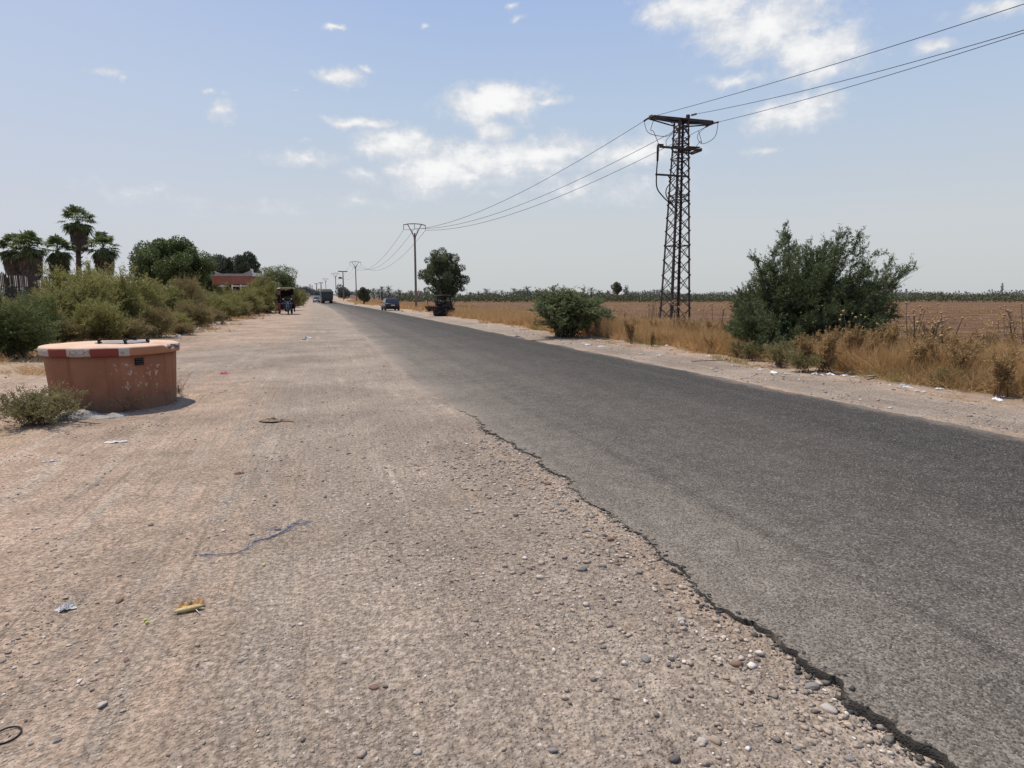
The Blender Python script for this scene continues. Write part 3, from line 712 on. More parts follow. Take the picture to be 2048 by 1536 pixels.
for side_i in range(4):
    b = MB(); c_, s_ = [(1, 0), (0, 1), (-1, 0), (0, -1)][side_i]
    def fp(u, z, off=0):                       # u across the face, face normal (c_,s_)
        a = pa(z) + off; return Vector((c_ * a - s_ * u * pa(z), s_ * a + c_ * u * pa(z), z))
    for k, (z0, z1) in enumerate(zip(zl[:-1], zl[1:])):
        b.bar(fp(-1, z0, .008), fp(1, z1, .008), .044, .012, (c_, s_, 0)); b.bar(fp(1, z0, -.012), fp(-1, z1, -.012), .044, .012, (c_, s_, 0))
    for z in (zt * .40, zt * .62, zt * .645, zt * .82, zt * .89, zt * .915, zt * .955, zt * .975): b.bar(fp(-1, z, .02), fp(1, z, .02), .055, .012, (c_, s_, 0))
    for k in range(0, len(zl) - 1):
        for e in (-1, 1):
            p = fp(e * .98, zl[k], .02); b.box(p, (.05, .05, .09), None)
    b.build('bracing', M['steel'], pyl)
AH = 1.95
b = MB()
for yy in (-A1 - .02, A1 + .02):
    for s_ in (-1, 1):
        b.bar((s_ * .2, yy, zt + .02), (s_ * AH, yy * .25, zt + .06), .10, .02, (0, 1, 0)); b.bar((s_ * A1, yy, zt - .18), (s_ * AH, yy * .25, zt + .0), .07, .02, (0, 1, 0))
    b.bar((-AH, yy * .25, zt + .10), (AH, yy * .25, zt + .10), .16, .035, (0, 1, 0))
b.box((0, 0, zt + .07), (2 * A1 + .1, 2 * A1 + .1, .05)); b.box((AH - .02, 0, zt + .06), (.05, .26, .16)); b.box((-AH + .02, 0, zt + .06), (.05, .26, .16))
b.build('crossarm', M['steel'], pyl)
def lz(py): return AT(1350, py, 36).z - pb.z
zA, zB = lz(301), lz(355)
b = MB(); b.bar((-1.55, -.45, zA), (1.0, -.45, zA), .10, .10); b.bar((-.2, .4, zA), (.95, .4, zA), .09, .09); b.box((.98, -.05, zA), (.1, .95, .16))
for yy in (-.45, .4): b.bar((.1, yy, zA + .1), (.9, yy, zA + .12), .16, .06)
b.build('crossarm', M['steel'], pyl)
b = MB(); b.bar((-1.72, -.40, zB), (.35, -.40, zB), .09, .09); b.bar((-.95, -.40, zB - .02), (-.4, .3, zB - .06), .05, .05); b.build('crossarm', M['steel'], pyl)
b = MB(); b.box((.33, -.1, zt + .24), (.16, .16, .22)); b.tube([(.33, -.1, zt + .1), (.33, -.1, zt + .26)], .05, 8); b.build('insulator_cap', M['steel'], pyl)
def insul(p, d, L=.42):
    b = MB(); p, d = Vector(p), Vector(d).normalized(); path = [p]; rr = [.018]
    for k in range(13):
        path.append(p + d * L * (k + 1) / 13); rr.append(.055 if k % 2 == 0 else .022)
    b.tube(path, rr, 8); return b
# line direction at the pylon
P1b = AT(832, 595, 92); P1b.z = zg(P1b.x, P1b.y) - .3
din = (Vector((P1b.x, P1b.y, 0)) - Vector((pb.x, pb.y, 0))).normalized(); dout = Vector((.055, -.998, 0))
att = [Vector((-AH, 0, zt + .06)), Vector((.30, -.1, zt + .34)), Vector((AH, 0, zt + .04))]
ends_in, ends_out = [], []
for k, a in enumerate(att):
    i0 = a + (din * .12 if k != 1 else din * .35 + Vector((0, 0, -.5))); 
    if k == 1: insul(i0, din + Vector((0, 0, -.05))).build('insulator', M['insul'], pyl)
    else: insul(i0, din + Vector((0, 0, -.12))).build('insulator', M['insul'], pyl)
    o0 = a + (dout * .10 if k != 1 else dout * .35 + Vector((0, 0, -.1)))
    insul(o0, dout + Vector((0, 0, -.12))).build('insulator', M['insul'], pyl)
    ends_in.append(pb + i0 + (din + Vector((0, 0, -.12))).normalized() * .42); ends_out.append(pb + o0 + (dout + Vector((0, 0, -.12))).normalized() * .42)
def cable(name, pts, r, par, mat=None, n=20):
    pts = [Vector(p) for p in pts]; out = []
    for i in range(len(pts) - 1):
        p0, p1, p2, p3 = pts[max(i - 1, 0)], pts[i], pts[i + 1], pts[min(i + 2, len(pts) - 1)]
        for k in range(n // 2):
            t = k / (n // 2); out.append(.5 * ((2 * p1) + (p2 - p0) * t + (2 * p0 - 5 * p1 + 4 * p2 - p3) * t * t + (3 * p1 - p0 - 3 * p2 + p3) * t ** 3))
    out.append(pts[-1]); b = MB(); b.tube(out, r, 5); return b.build(name, mat or M['wire'], par)
L_ = [e - pb for e in ends_in]; O_ = [e - pb for e in ends_out]
cable('jumper_cable', [L_[0], L_[0] + Vector((.05, -.5, -.75)), Vector((-1.1, -.5, zt - .95)), Vector((-.8, -.5, zt - .35)), O_[0]], .016, pyl)
cable('jumper_cable', [O_[0], Vector((-2.15, -.5, zt - .7)), Vector((-1.95, -.45, zA + .75)), Vector((-1.62, -.45, zA + .12))], .016, pyl)
cable('jumper_cable', [O_[2], O_[2] + Vector((-.05, .2, -.75)), Vector((1.55, .3, zt - 1.0)), Vector((1.3, .4, zt - .55)), L_[2]], .016, pyl)
cable('jumper_cable', [Vector((1.35, .4, zt - .3)), Vector((1.45, .2, zt - .95)), Vector((1.2, 0, zA + .55)), Vector((.85, -.1, zA + .14))], .016, pyl)
cable('jumper_cable', [L_[1], Vector((-.6, .5, zt - .9)), Vector((-.62, .2, zt - 1.4)), Vector((-.45, -.3, zA + .1))], .016, pyl)
cable('drop_cable', [Vector((-1.66, -.45, zA + .1)), Vector((-1.66, -.45, zA - .6)), Vector((-1.68, -.42, zB)), Vector((-1.62, -.42, zB - .7)), Vector((-1.25, -.45, lz(398))), Vector((-.7, -.5, lz(414))), Vector((-.30, -.45, lz(425)))], .036, pyl, M['black'])
cable('drop_cable', [Vector((-.5, -.35, zB - .15)), Vector((-1.0, -.38, lz(380))), Vector((-1.0, -.42, lz(398))), Vector((-.62, -.5, lz(413)))], .030, pyl, M['black'])
cable('drop_cable', [Vector((-.1, .2, zB)), Vector((.28, .2, lz(400))), Vector((.05, .1, lz(432))), Vector((-.15, .0, lz(450))), Vector((-.2, -.05, lz(600))), Vector((-.22, -.05, .1))], .026, pyl, M['black'])
b = MB(); b.tube([(-1.66, -.45, zA + .16), (-1.66, -.45, zA - .1), (-1.66, -.45, zA - .75)], [.05, .07, .055], 8); b.box((-1.5, -.45, zA + .09), (.3, .12, .1)); b.build('cable_head', M['insul'], pyl)

# ------------------------------------------------------------------ Y-headed poles
ytop = AT(832, 447, 92).z - P1b.z
def y_pole(detail=True):
    root = empty('power_pole', (0, 0, 0))
    H1 = ytop - 1.75
    b = MB(); b.box((0, 0, H1 / 2 + .2), (.34, .30, H1 + .4), None, .72); b.build('pole', M['concrete'], root)
    b = MB()
    for s_ in (-1, 1):
        b.tube([(s_ * .06, 0, H1 - .75), (s_ * .12, 0, H1 - .1), (s_ * .52, 0, H1 + .75), (s_ * .98, 0, H1 + 1.62)], .065, 6); b.bar((s_ * .05, 0, H1 - .4), (s_ * .42, 0, H1 + .9), .05)
    b.build('fork', M['steel'], root)
    b = MB(); b.tube([(-1.6, 0, H1 + 1.50), (-.9, 0, H1 + 1.67), (0, 0, H1 + 1.72), (.9, 0, H1 + 1.67), (1.6, 0, H1 + 1.50)], .062, 6); b.build('crossarm', M['steel'], root)
    for x, z in ((-1.56, 1.47), (0, 1.66), (1.56, 1.47)): insul((x, 0, H1 + z), (0, 0, -1), .62).build('insulator', M['insul'], root)
    return root, [Vector((-1.56, 0, H1 + .85)), Vector((0, 0, H1 + 1.04)), Vector((1.56, 0, H1 + .85))]
yp, yatt = y_pole()
poles = []
for i, (px, dep) in enumerate(((832, 92), (713, 187), (672.5, 272), (652.5, 352))):
    o = yp if i == 0 else copy_tree(yp)
    p = AT(px, 595, dep); p.z = AT(px, (447, 523, 546, 557)[i], dep).z - ytop
    o.location = p; o.rotation_euler = (0, 0, R(-4)); poles.append(p)
    tag(o, ('tall concrete power pole with Y shaped head beside the big eucalyptus', 'Y headed power pole behind the small dark pointed tree', 'Y headed power pole next to the T shaped pole', 'small distant Y headed power pole above the truck')[i], 'power pole', 'Y headed concrete power poles along the road')
def tpole(px, top, dep, arm, box, lab, th=.2):
    p = AT(px, 595, dep); p.z = zg(p.x, p.y) - .2
    t = AT(px, top, dep).z - p.z
    r = empty('utility_pole', p, 0, lab, 'utility pole', 'plain T shaped utility poles down the road')
    b = MB(); b.tube([(0, 0, 0), (0, 0, t)], [th, th * .7], 8); b.build('pole', M['concrete'], r)
    if arm:
        b = MB(); b.bar((-arm, 0, t - .15), (arm, 0, t - .15), .22, .3); b.build('crossarm', M['steel'], r)
    if box:
        b = MB(); b.box((-arm * .62, 0, t - 2.3), (1.1, .8, .55)); b.bar((-.9, 0, t - 2.5), (0, 0, t - 2.5), .15); b.build('transformer', M['steel'], r, bev=.05)
    return r, p, t
tpole(687.5, 542, 215, 1.55, True, 'T shaped utility pole carrying a small transformer box', .24)
for px, top, dep, lab in ((614, 573, 330, 'short distant utility pole with a flat crossarm above the oncoming car'), (621, 569, 350, 'thick bare utility pole beyond the dark tree row'), (625, 571.5, 380, 'thin pale utility pole between two thicker poles'), (634, 567, 340, 'distant utility pole just left of the truck roof'), (643, 565, 300, 'utility pole rising directly behind the dump truck')):
    tpole(px, top, dep, 1.0 if px in (614, 643, 634) else .5, False, lab, .3)
tpole(1935, 585, 210, .9, False, 'lone small utility pole beyond the orchard near the minaret', .14)

# conductors, one thing each
def wire(a, b_, sag, label, r=.012, n=36, r2=None):
    a, b_ = Vector(a), Vector(b_); pts = []
    for k in range(n + 1):
        t = k / n; p = a.lerp(b_, t); p.z -= 4 * sag * t * (1 - t); pts.append(p)
    m = MB(); m.tube(pts, list(np.linspace(r, r2 or r, n + 1)), 5)
    return tag(m.build('power_line', M['wire']), label, 'power line', 'overhead power lines')
rz = Matrix.Rotation(R(-4), 3, 'Z')
ins = [[p + rz @ a for a in yatt] for p in poles]
nm3 = ('outermost roadside', 'middle', 'field side')
for k in range(3):
    wire(ends_in[k], ins[0][k], 1.5, f'{nm3[k]} power line from the lattice pylon to the first Y headed pole', .014, 40, .024)
    wire(ins[0][k], ins[1][k], 3.4, f'{nm3[k]} power line between the two tallest Y headed poles', .020, 40, .026)
    wire(ins[1][k], ins[2][k], 3.0, f'{nm3[k]} power line between the two farther Y headed poles', .016, 24)
tgt = [AT(2048, 8, 19.6), AT(2048, 60, 20.2), AT(2048, 66, 21.2)]
for k in range(3):
    a = ends_out[k]; d = tgt[k] - a
    t_end = 3.4; h = Vector((d.x, d.y, 0)) * t_end
    # parabola through the pylon end and the measured point, then up to the next support behind
    pe = a + h; pe.z = a.z - .2; tt = 1 / t_end; zlin = a.z + (pe.z - a.z) * tt; sag = (zlin - tgt[k].z) / (4 * tt * (1 - tt))
    wire(a, pe, sag, f'{nm3[k]} power line running overhead from the lattice pylon out of view', .0125, 48)

# ------------------------------------------------------------------ foliage materials
LM = {}
LM['tam'] = leafmat('tamarisk_leaf', (.042, .056, .024), (.120, .150, .066), (.22, .25, .13), .3)
LM['olive'] = leafmat('olive_scrub_leaf', (.11, .112, .036), (.31, .29, .10), (.46, .38, .16), .38)
LM['oliveb'] = leafmat('brownish_scrub_leaf', (.13, .105, .045), (.31, .245, .108), (.45, .34, .17), .32)
LM['dgreen'] = leafmat('dark_feathery_leaf', (.050, .066, .022), (.150, .175, .060), (.23, .24, .10), .35)
LM['tree'] = leafmat('broad_tree_leaf', (.038, .054, .020), (.120, .155, .054), (.28, .29, .13), .35)
LM['tree2'] = leafmat('hazy_tree_leaf', (.040, .050, .034), (.082, .098, .062), (.14, .15, .09), .2)  # distance haze is put into this greyer leaf colour
LM['euc'] = leafmat('eucalyptus_leaf', (.044, .056, .030), (.125, .150, .075), (.24, .26, .15), .3)
LM['bush'] = leafmat('grey_green_leaf', (.065, .080, .036), (.20, .225, .105), (.31, .33, .18), .35)
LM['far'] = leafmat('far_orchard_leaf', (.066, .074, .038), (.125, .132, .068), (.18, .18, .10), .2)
LM['farh'] = leafmat('far_hazy_leaf', (.105, .118, .108), (.15, .16, .145), (.2, .2, .18), .15)  # paler and greyer so the colour itself carries the distance haze
LM['palm'] = leafmat('fan_palm_leaf', (.045, .062, .026), (.150, .185, .075), (.34, .34, .22), .35)
LM['skirt'] = leafmat('dead_palm_frond', (.055, .040, .028), (.125, .086, .055), (.2, .15, .1), .12)
LM['date'] = leafmat('date_palm_leaf', (.062, .072, .048), (.11, .12, .08), (.15, .15, .1), .15)
LM['grass'] = leafmat('dry_straw', (.29, .170, .070), (.58, .375, .172), (.74, .56, .32), .32)
LM['grassb'] = leafmat('brown_dead_weed', (.20, .125, .055), (.45, .305, .145), (.64, .48, .26), .3)
LM['greeny'] = leafmat('yellowing_grass', (.19, .155, .05), (.40, .31, .115), (.52, .41, .19), .3)
LM['weed'] = leafmat('grey_green_weed', (.115, .105, .045), (.27, .235, .105), (.42, .34, .18), .28)
LM['thist'] = leafmat('thistle_head', (.26, .17, .08), (.44, .31, .16), (.62, .50, .33), .1)

def plant(name, loc, mb, P, D, L, Wd, lm, label, cat, group=None, part=('stems', 'foliage'), stem_mat=None, rz=0, sc=None, rg=rng, bend_=0.1):
    r = empty(name, loc, rz, label, cat, group)
    if sc: r.scale = sc
    if mb is not None and mb.v: mb.build(part[0], stem_mat or M['twig'], r)
    link(part[1], leaves(part[1], P, D, L, Wd, lm, .45, rg, bend_), r)
    return r
def again(o, loc, rz, sc, label=None, group=None):
    c = copy_tree(o); c.location = loc; c.rotation_euler = (0, 0, rz); c.scale = sc
    if label: c['label'] = label
    if group: c['group'] = group
    return c
def lv(n, a, b): return rng.uniform(a, b, n)

# tamarisk by the road
tb = GP(1625, 716); tb = Vector((tb.x + .35, tb.y + 1.3, 0)); tb.z = zg(tb.x, tb.y)
dep = tb.x * sy + tb.y * cy_
cam_r = Vector((cy_, -sy, 0)); cam_f = Vector((sy, cy_, 0))
tips = []
def tip(px, py, dd):                      # a stem end at that height and distance
    q = AT(px, py, dep + dd) - tb; tips.append((q.x, q.y, q.z))
r1 = np.random.default_rng(3)
for px, py in ((1566, 458), (1578, 470), (1570, 485), (1552, 495), (1530, 525), (1470, 610), (1466, 635), (1720, 480), (1680, 478), (1790, 530), (1825, 552), (1590, 500), (1545, 510), (1520, 545), (1510, 520), (1480, 590), (1498, 575), (1612, 520), (1640, 520), (1690, 468), (1712, 472), (1668, 490), (1735, 488), (1700, 500), (1760, 510), (1785, 545), (1834, 540), (1815, 545), (1800, 575), (1770, 575), (1740, 540), (1655, 545)):
    tip(px, py, r1.normal() * .8)
for px, py in ((1625, 500), (1645, 495), (1660, 505), (1632, 515), (1605, 508), (1650, 525)): tip(px, py, r1.normal() * .6)
for k in range(150):
    px = r1.uniform(1462, 1800); lim = 505 + 105 * abs((px - 1640) / 160) ** 2
    tip(px, r1.uniform(lim, 705), r1.normal() * .95)
mb, P, D = plume(r1, tips, 17, 5, 22, .33, .25, .6, .22, -.04, .34, .40, .011, .06)
P2, D2 = clump_crown(r1, [((cam_r * a).x + r1.normal() * .2, (cam_r * a).y + r1.normal() * .2, z, r) for a, z, r in ((-1.2, .9, .6), (-.6, 1.2, .75), (0, 1.1, .8), (.6, 1.15, .75), (1.15, .95, .6), (-.75, 1.8, .55), (.55, 1.8, .6), (-.1, 1.75, .6), (1.3, 1.5, .4), (-.9, 2.2, .35), (.7, 2.2, .38))], 26000, .6)
P = np.concatenate([P, P2]); D = np.concatenate([D, unit(D2 * .6 + r1.normal(size=D2.shape) * .5 + np.array([0, 0, .5]))])
P *= np.array([.94, .94, .97])
n_ = len(P)
plant('tamarisk', tb, mb, P, D, lv(n_, .055, .115), lv(n_, .013, .023), LM['tam'], 'big dark green feathery tamarisk shrub beside the asphalt road', 'shrub', None, ('stems', 'foliage'), M['bark'])

# grey green bush at the road's far verge
bb = Vector((9.55, 23.9, 0)); bb.z = zg(bb.x, bb.y) - .05
r1 = np.random.default_rng(5); tips = []
for k in range(44):
    a = r1.uniform(0, 6.28); e = r1.uniform(.25, 1.0) ** .8; h = 2.15 * math.sin(e * 1.45) * r1.uniform(.8, 1.08); q = 1.75 * math.cos(e * 1.35) * r1.uniform(.7, 1.05)
    tips.append((q * math.cos(a), q * math.sin(a), max(.3, h)))
mb, P, D = plume(r1, tips, 12, 5, 22, .42, .26, .75, .15, .2, .2, .3, .016, .07)
n_ = len(P); b0 = plant('roadside_bush', bb, mb, P, D, lv(n_, .045, .09), lv(n_, .022, .04), LM['bush'], 'rounded grey green bush on the verge between the wreck and the pylon', 'bush', None, ('stems', 'foliage'), M['bark'])
b0.scale = (1.25, 1.25, .86)
again(b0, (11.9, 26.0, zg(11.9, 26.0) - .1), 1.2, (.62, .62, .56), 'smaller green bush touching the far side of the rounded verge bush')

# scrub bank on the near side of the fence: four kinds, repeated
def scrub(seed, w, h, n, lm, nl=20, lw=(.016, .03), ll=(.045, .085)):
    r1 = np.random.default_rng(seed); tips = []
    for k in range(n):
        a = r1.uniform(0, 6.28); e = r1.random() ** .7
        hh = h * (.35 + .65 * e) * r1.uniform(.82, 1.1); q = w * (1 - .55 * e) * r1.uniform(.5, 1.05)
        tips.append((q * math.cos(a), q * math.sin(a), hh))
    mb, P, D = plume(r1, tips, 11, 5, nl, .48, .3, .7, .16, .2, w * .25, .25, .014, .09)
    m_ = len(P); return mb, P, D, r1.uniform(*ll, m_), r1.uniform(*lw, m_), lm
bankg = 'scrub bushes along the fence bank'
sA = scrub(11, 1.5, 2.22, 40, LM['olive'], 22); sB = scrub(12, 1.5, 1.9, 38, LM['olive'], 22); sC = scrub(13, 1.2, 1.05, 34, LM['oliveb'], 16, (.010, .02)); sD = scrub(14, 1.3, 2.1, 40, LM['dgreen'], 24, (.014, .028))
def at_px(px, dep): p = AT(px, 595, dep); p.z = zg(p.x, p.y) - .05; return p
first = {}
def put(kind, dat, px, dep, s, label, hs=1.0):
    p = at_px(px, dep); rz_ = rng.uniform(0, 6.28)
    if kind not in first:
        first[kind] = plant('scrub_bush', p, *dat, label, 'bush', bankg); o = first[kind]; o.rotation_euler = (0, 0, rz_); o.scale = (s, s, s * hs)
    else: o = again(first[kind], p, rz_, (s, s, s * hs), label)
    return o
put('D', sD, 12, 15.2, .80, 'dark green feathery bush nearest the well at the picture edge', .78)
put('D', sD, -45, 16.5, .85, 'second dark green feathery bush next to the one nearest the well', .80)
put('D', sD, 66, 18.5, .70, 'dark feathery bush behind the round well', .95)
olv = 'olive green thorny bush in the tall scrub along the fence bank'; brn = 'low brownish twiggy bush at the foot of the fence bank'
for kind, dat, px, dep, s, hs in (('A', sA, 122, 22, .95, .80), ('C', sC, 45, 22.5, 1.0, 1.1), ('A', sA, 178, 22.5, 1.0, .92), ('B', sB, 235, 24, 1.05, 1.1), ('A', sA, 275, 27, 1.0, .95), ('B', sB, 150, 26, 1.1, 1.15), ('A', sA, 215, 28, 1.1, 1.0),
                          ('B', sB, 330, 33, 1.05, .98), ('A', sA, 300, 32, 1.0, .9), ('B', sB, 378, 38, 1.1, 1.0), ('A', sA, 420, 42, 1.05, .74), ('B', sB, 458, 47, 1.1, .78), ('A', sA, 488, 54, 1.2, .80), ('A', sA, 452, 60, 1.15, .94), ('B', sB, 512, 62, 1.3, 1.0), ('A', sA, 528, 66, 1.5, 1.1)  ):
    put(kind, dat, px, dep, s, olv if kind != 'C' else brn, hs)
sE = scrub(15, 1.25, 1.25, 34, LM['olive'], 16, (.012, .022))
for i, (px, dep, s, hs) in enumerate(((150, 20.3, .9, .8), (208, 20.8, 1.0, 1.1), (262, 22.0, .95, .8), (318, 24.5, 1.1, 1.0), (352, 28, 1.0, .7), (398, 32, 1.2, 1.0), (428, 37, 1.1, .8), (462, 43, 1.3, .9), (490, 50, 1.4, .8), (520, 57, 1.4, .9), (545, 63, 1.5, .7), (372, 26.5, .7, .7), (100, 20.0, .9, 1.0))):
    s *= .86
    px -= 14
    if i % 3 == 1: put('E', sE, px, dep, s, 'low olive green bush at the foot of the fence bank', hs)
    else: put('C', sC, px, dep, s, brn, hs)
o = put('C', sC, 372, 35, 1.0, 'rust brown dying bush taller than the scrub around it', 2.0)
put('A', sA, 598, 118, 1.5, 'green bush past the three wheeler where the road bends', .9)
put('B', sB, 585, 100, 1.5, 'olive bush right behind the three wheeler cargo bike', .9)

# small grey green weed beside the well, and twigs at its foot
r1 = np.random.default_rng(21); tips = [(r1.normal() * .30, r1.normal() * .26, r1.uniform(.15, .42)) for k in range(46)]
mb, P, D = plume(r1, tips, 9, 4, 13, .16, .10, .7, .2, .2, .09, .35, .005, .08)
n_ = len(P); g_ = GP(78, 850)
plant('weed_clump', g_, mb, P, D, lv(n_, .018, .036), lv(n_, .006, .012), LM['weed'], 'grey green weed clump growing beside the round well', 'weed')
r1 = np.random.default_rng(22); tips = [(r1.normal() * .18, r1.normal() * .1, r1.uniform(.12, .5)) for k in range(16)]
mb, P, D = plume(r1, tips, 7, 3, 5, .10, .06, .7, .3, .1, .12, .4, .004, .1)
n_ = len(P); tw = plant('dry_twigs', GP(205, 818) + Vector((.12, 0, 0)), mb, P, D, lv(n_, .012, .03), lv(n_, .004, .008), LM['grassb'], 'thin dry twigs standing against the front of the well', 'dry weed', 'dead twigs around the well')
again(tw, GP(322, 808), 2.1, (1, 1, .8), 'thin dry twigs at the well edge under the broken rim'); again(tw, GP(265, 822), 4.0, (.9, .9, .7), 'thin dry twigs below the well vent')
again(tw, GP(355, 795), 1.0, (.6, .6, .9), 'dead twigs poking up past the shaded side of the well')

# ------------------------------------------------------------------ trees
def tree(name, px, top, bot, dep, wpx, lm, n, leaf, label, cat='tree', ncl=34, seed=1, trunk=.2, r0=.16, r1_=.30, fill=.3, base_h=None, squash=1.0, group=None, hw=.7):
    rg = np.random.default_rng(seed); p = at_px(px, dep); p.z += .02
    H_ = AT(px, top, dep).z - p.z; z0 = max(.1, AT(px, bot, dep).z - p.z); wx = wpx * dep / F / 2; rz_ = (H_ - z0) / 2
    r = empty(name, p, 0, label, cat, group)
    cl = make_clumps(rg, (0, 0, z0 + rz_), wx, wx * .9, rz_, ncl, wx * r0, wx * r1_)
    cl.append((0, 0, z0 + rz_, min(wx, rz_) * .55))
    b = MB(); b.tube([(0, 0, -.2), (.03 * H_, .02, z0 * .6 + .2 * rz_), (0, 0, z0 + rz_ * .9)], [trunk, trunk * .75, trunk * .3], 8)
    for c in cl[:14]:
        s0 = Vector((0, 0, z0 * .5 + rz_ * .35 * rg.random())); e = Vector(c[:3]); mid = s0.lerp(e, .5) + Vector((0, 0, -.12 * wx))
        b.tube([s0, mid, e], [trunk * .4, trunk * .25, trunk * .06], 5, False)
    b.build('trunk', M['bark'], r)
    P, D = clump_crown(rg, cl, n, fill)
    # sprays that break the outline
    D2 = unit(D + rg.normal(size=D.shape) * .9 + np.array([0, 0, .1]))
    link('crown', leaves('crown', P, D2, rg.uniform(leaf * .7, leaf * 1.3, n), rg.uniform(leaf * .4, leaf * .7, n) * hw / .7, lm, .5, rg, .15), r)
    return r
tree('broadleaf_tree', 347, 480, 590, 58, 172, LM['tree'], 38000, .20, 'large dark green leafy tree standing between the palms and the red building', ncl=95, seed=31, r0=.10, r1_=.21)
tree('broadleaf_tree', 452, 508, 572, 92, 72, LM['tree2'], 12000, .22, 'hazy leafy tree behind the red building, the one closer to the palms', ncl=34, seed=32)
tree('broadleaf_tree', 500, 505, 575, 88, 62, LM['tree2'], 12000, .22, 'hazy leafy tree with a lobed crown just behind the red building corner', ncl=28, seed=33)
tree('acacia_tree', 418, 546, 592, 80, 46, LM['tree'], 9000, .16, 'small dark tree filling the gap beside the red building wall', ncl=30, seed=42, r0=.2, r1_=.36)
tree('acacia_tree', 552, 530, 612, 78, 92, LM['dgreen'], 22000, .15, 'broad olive green acacia tree behind the three wheeler', ncl=46, seed=34, r0=.2, r1_=.34)
tree('eucalyptus_tree', 888, 494, 611, 100, 104, LM['euc'], 34000, .22, 'tall eucalyptus tree beside the tall concrete pole', ncl=95, seed=35, trunk=.26, r0=.09, r1_=.20, fill=.25)
tree('pointed_tree', 727, 572, 604, 150, 24, LM['far'], 5000, .28, 'small dark pointed tree at the foot of the second power pole', ncl=16, seed=36, r0=.3, r1_=.5)
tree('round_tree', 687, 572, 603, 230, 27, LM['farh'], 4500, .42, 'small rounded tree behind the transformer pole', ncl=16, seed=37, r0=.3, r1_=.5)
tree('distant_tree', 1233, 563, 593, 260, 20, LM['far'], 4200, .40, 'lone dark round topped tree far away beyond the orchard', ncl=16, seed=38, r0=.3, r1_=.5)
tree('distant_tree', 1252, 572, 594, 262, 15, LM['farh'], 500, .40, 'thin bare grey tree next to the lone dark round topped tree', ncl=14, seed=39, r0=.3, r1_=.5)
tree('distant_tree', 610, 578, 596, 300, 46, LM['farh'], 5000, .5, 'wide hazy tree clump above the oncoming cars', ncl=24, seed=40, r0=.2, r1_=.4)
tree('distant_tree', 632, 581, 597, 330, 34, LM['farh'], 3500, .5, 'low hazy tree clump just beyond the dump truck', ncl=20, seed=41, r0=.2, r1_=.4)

# fan palms
def fan_palm(px, top, bot_skirt, base_px, dep, wpx, label, seed, skirt_w, nf=66, double=False):
    rg = np.random.default_rng(seed); p = at_px(base_px, dep); p.z -= .1
    t = AT(px, top, dep); H_ = t.z - p.z; lean = Vector((t.x - p.x, t.y - p.y, 0)); s_ = dep / F; cr = wpx * s_ / 2 * .98; skirt_w *= .60
    hc = H_ - cr * 1.12; zs_ = AT(px, bot_skirt, dep).z - p.z
    r = empty('fan_palm', p, 0, label, 'palm tree', 'fan palms behind the fence')
    b = MB(); b.tube([(0, 0, -.3), tuple(lean * .4 + Vector((0, 0, hc * .5))), tuple(lean + Vector((0, 0, hc)))], [.30, .24, .22], 10)
    for k in range(60):
        z = rg.uniform(zs_ * .35, zs_); a = rg.uniform(0, 6.28); q = lean * (z / hc); b.bar((q.x + .22 * math.cos(a), q.y + .22 * math.sin(a), z), (q.x + .40 * math.cos(a), q.y + .40 * math.sin(a), z + .12), .05)
    b.build('trunk', M['bark'], r)
    def fans(n, dead):
        V = []; Fs = []
        for k in range(n):
            a = rg.uniform(0, 6.28)
            if dead:
                u = rg.random(); z = zs_ + (hc - .40 - zs_) * u; e = -1.25 + .3 * rg.random(); L = .8; c0 = Vector((lean.x, lean.y, z + .45)); rad_ = .8; c0 += Vector((math.cos(a), math.sin(a), 0)) * skirt_w * s_ * .40 * (.45 + .55 * math.sin(min(1, u * 1.25) * 1.57))
            else:
                e = 1.45 - 2.5 * (k / n) ** .85 + rg.normal() * .12; L = cr * (.55 + .22 * rg.random()); c0 = Vector((lean.x, lean.y, hc + .05)); rad_ = cr * .52
            d = Vector((math.cos(a) * math.cos(e), math.sin(a) * math.cos(e), math.sin(e))); h = c0 + d * (L if not dead else L * .3)
            side = d.cross(Vector((0, 0, 1))).normalized(); nrm = side.cross(d)
            if not dead:                                   # petiole
                o = len(V); V += [c0 + side * .03, c0 - side * .03, h - side * .02, h + side * .02]; Fs.append((o, o + 1, o + 2, o + 3))
            m_ = 13
            for j in range(m_):
                th = (j / (m_ - 1) - .5) * (3.9 if not dead else 1.0) + rg.normal() * .05
                dd = (d * math.cos(th) + side * math.sin(th)); ln = rad_ * (1 - .25 * abs(th) / 2) * rg.uniform(.85, 1.1)
                mid = h + dd * ln * .55 + nrm * .05 * ln; tipp = h + dd * ln + Vector((0, 0, -.30 * ln * rg.uniform(.5, 1.3)))
                w = dd.cross(nrm).normalized() * ln * .10
                o = len(V); V += [h, mid + w, tipp, mid - w]; Fs.append((o, o + 1, o + 2, o + 3))
        return np.array([tuple(v) for v in V]), np.array(Fs)
    V, Fs = fans(nf, False); link('crown', quads_mesh('crown', V, Fs, LM['palm']), r)
    V, Fs = fans(200, True); link('skirt', quads_mesh('skirt', V, Fs, LM['skirt']), r)
    return r
fan_palm(152, 406, 492, 159, 66, 62, 'tallest fan palm with a long bare trunk', 51, 26)
fan_palm(112, 468, 545, 116, 62, 60, 'fan palm with a narrow brown skirt between the tallest palm and the thick pair', 52, 30)
fan_palm(203, 461, 541, 204, 62, 60, 'fan palm closest to the big leafy tree', 53, 28)
fan_palm(55, 460, 548, 55, 58, 62, 'thick skirted fan palm of a crowded pair, the one nearer the tallest palm', 54, 38)
fan_palm(25, 464, 548, 26, 59, 62, 'thick skirted fan palm of a crowded pair at the picture edge', 55, 38)

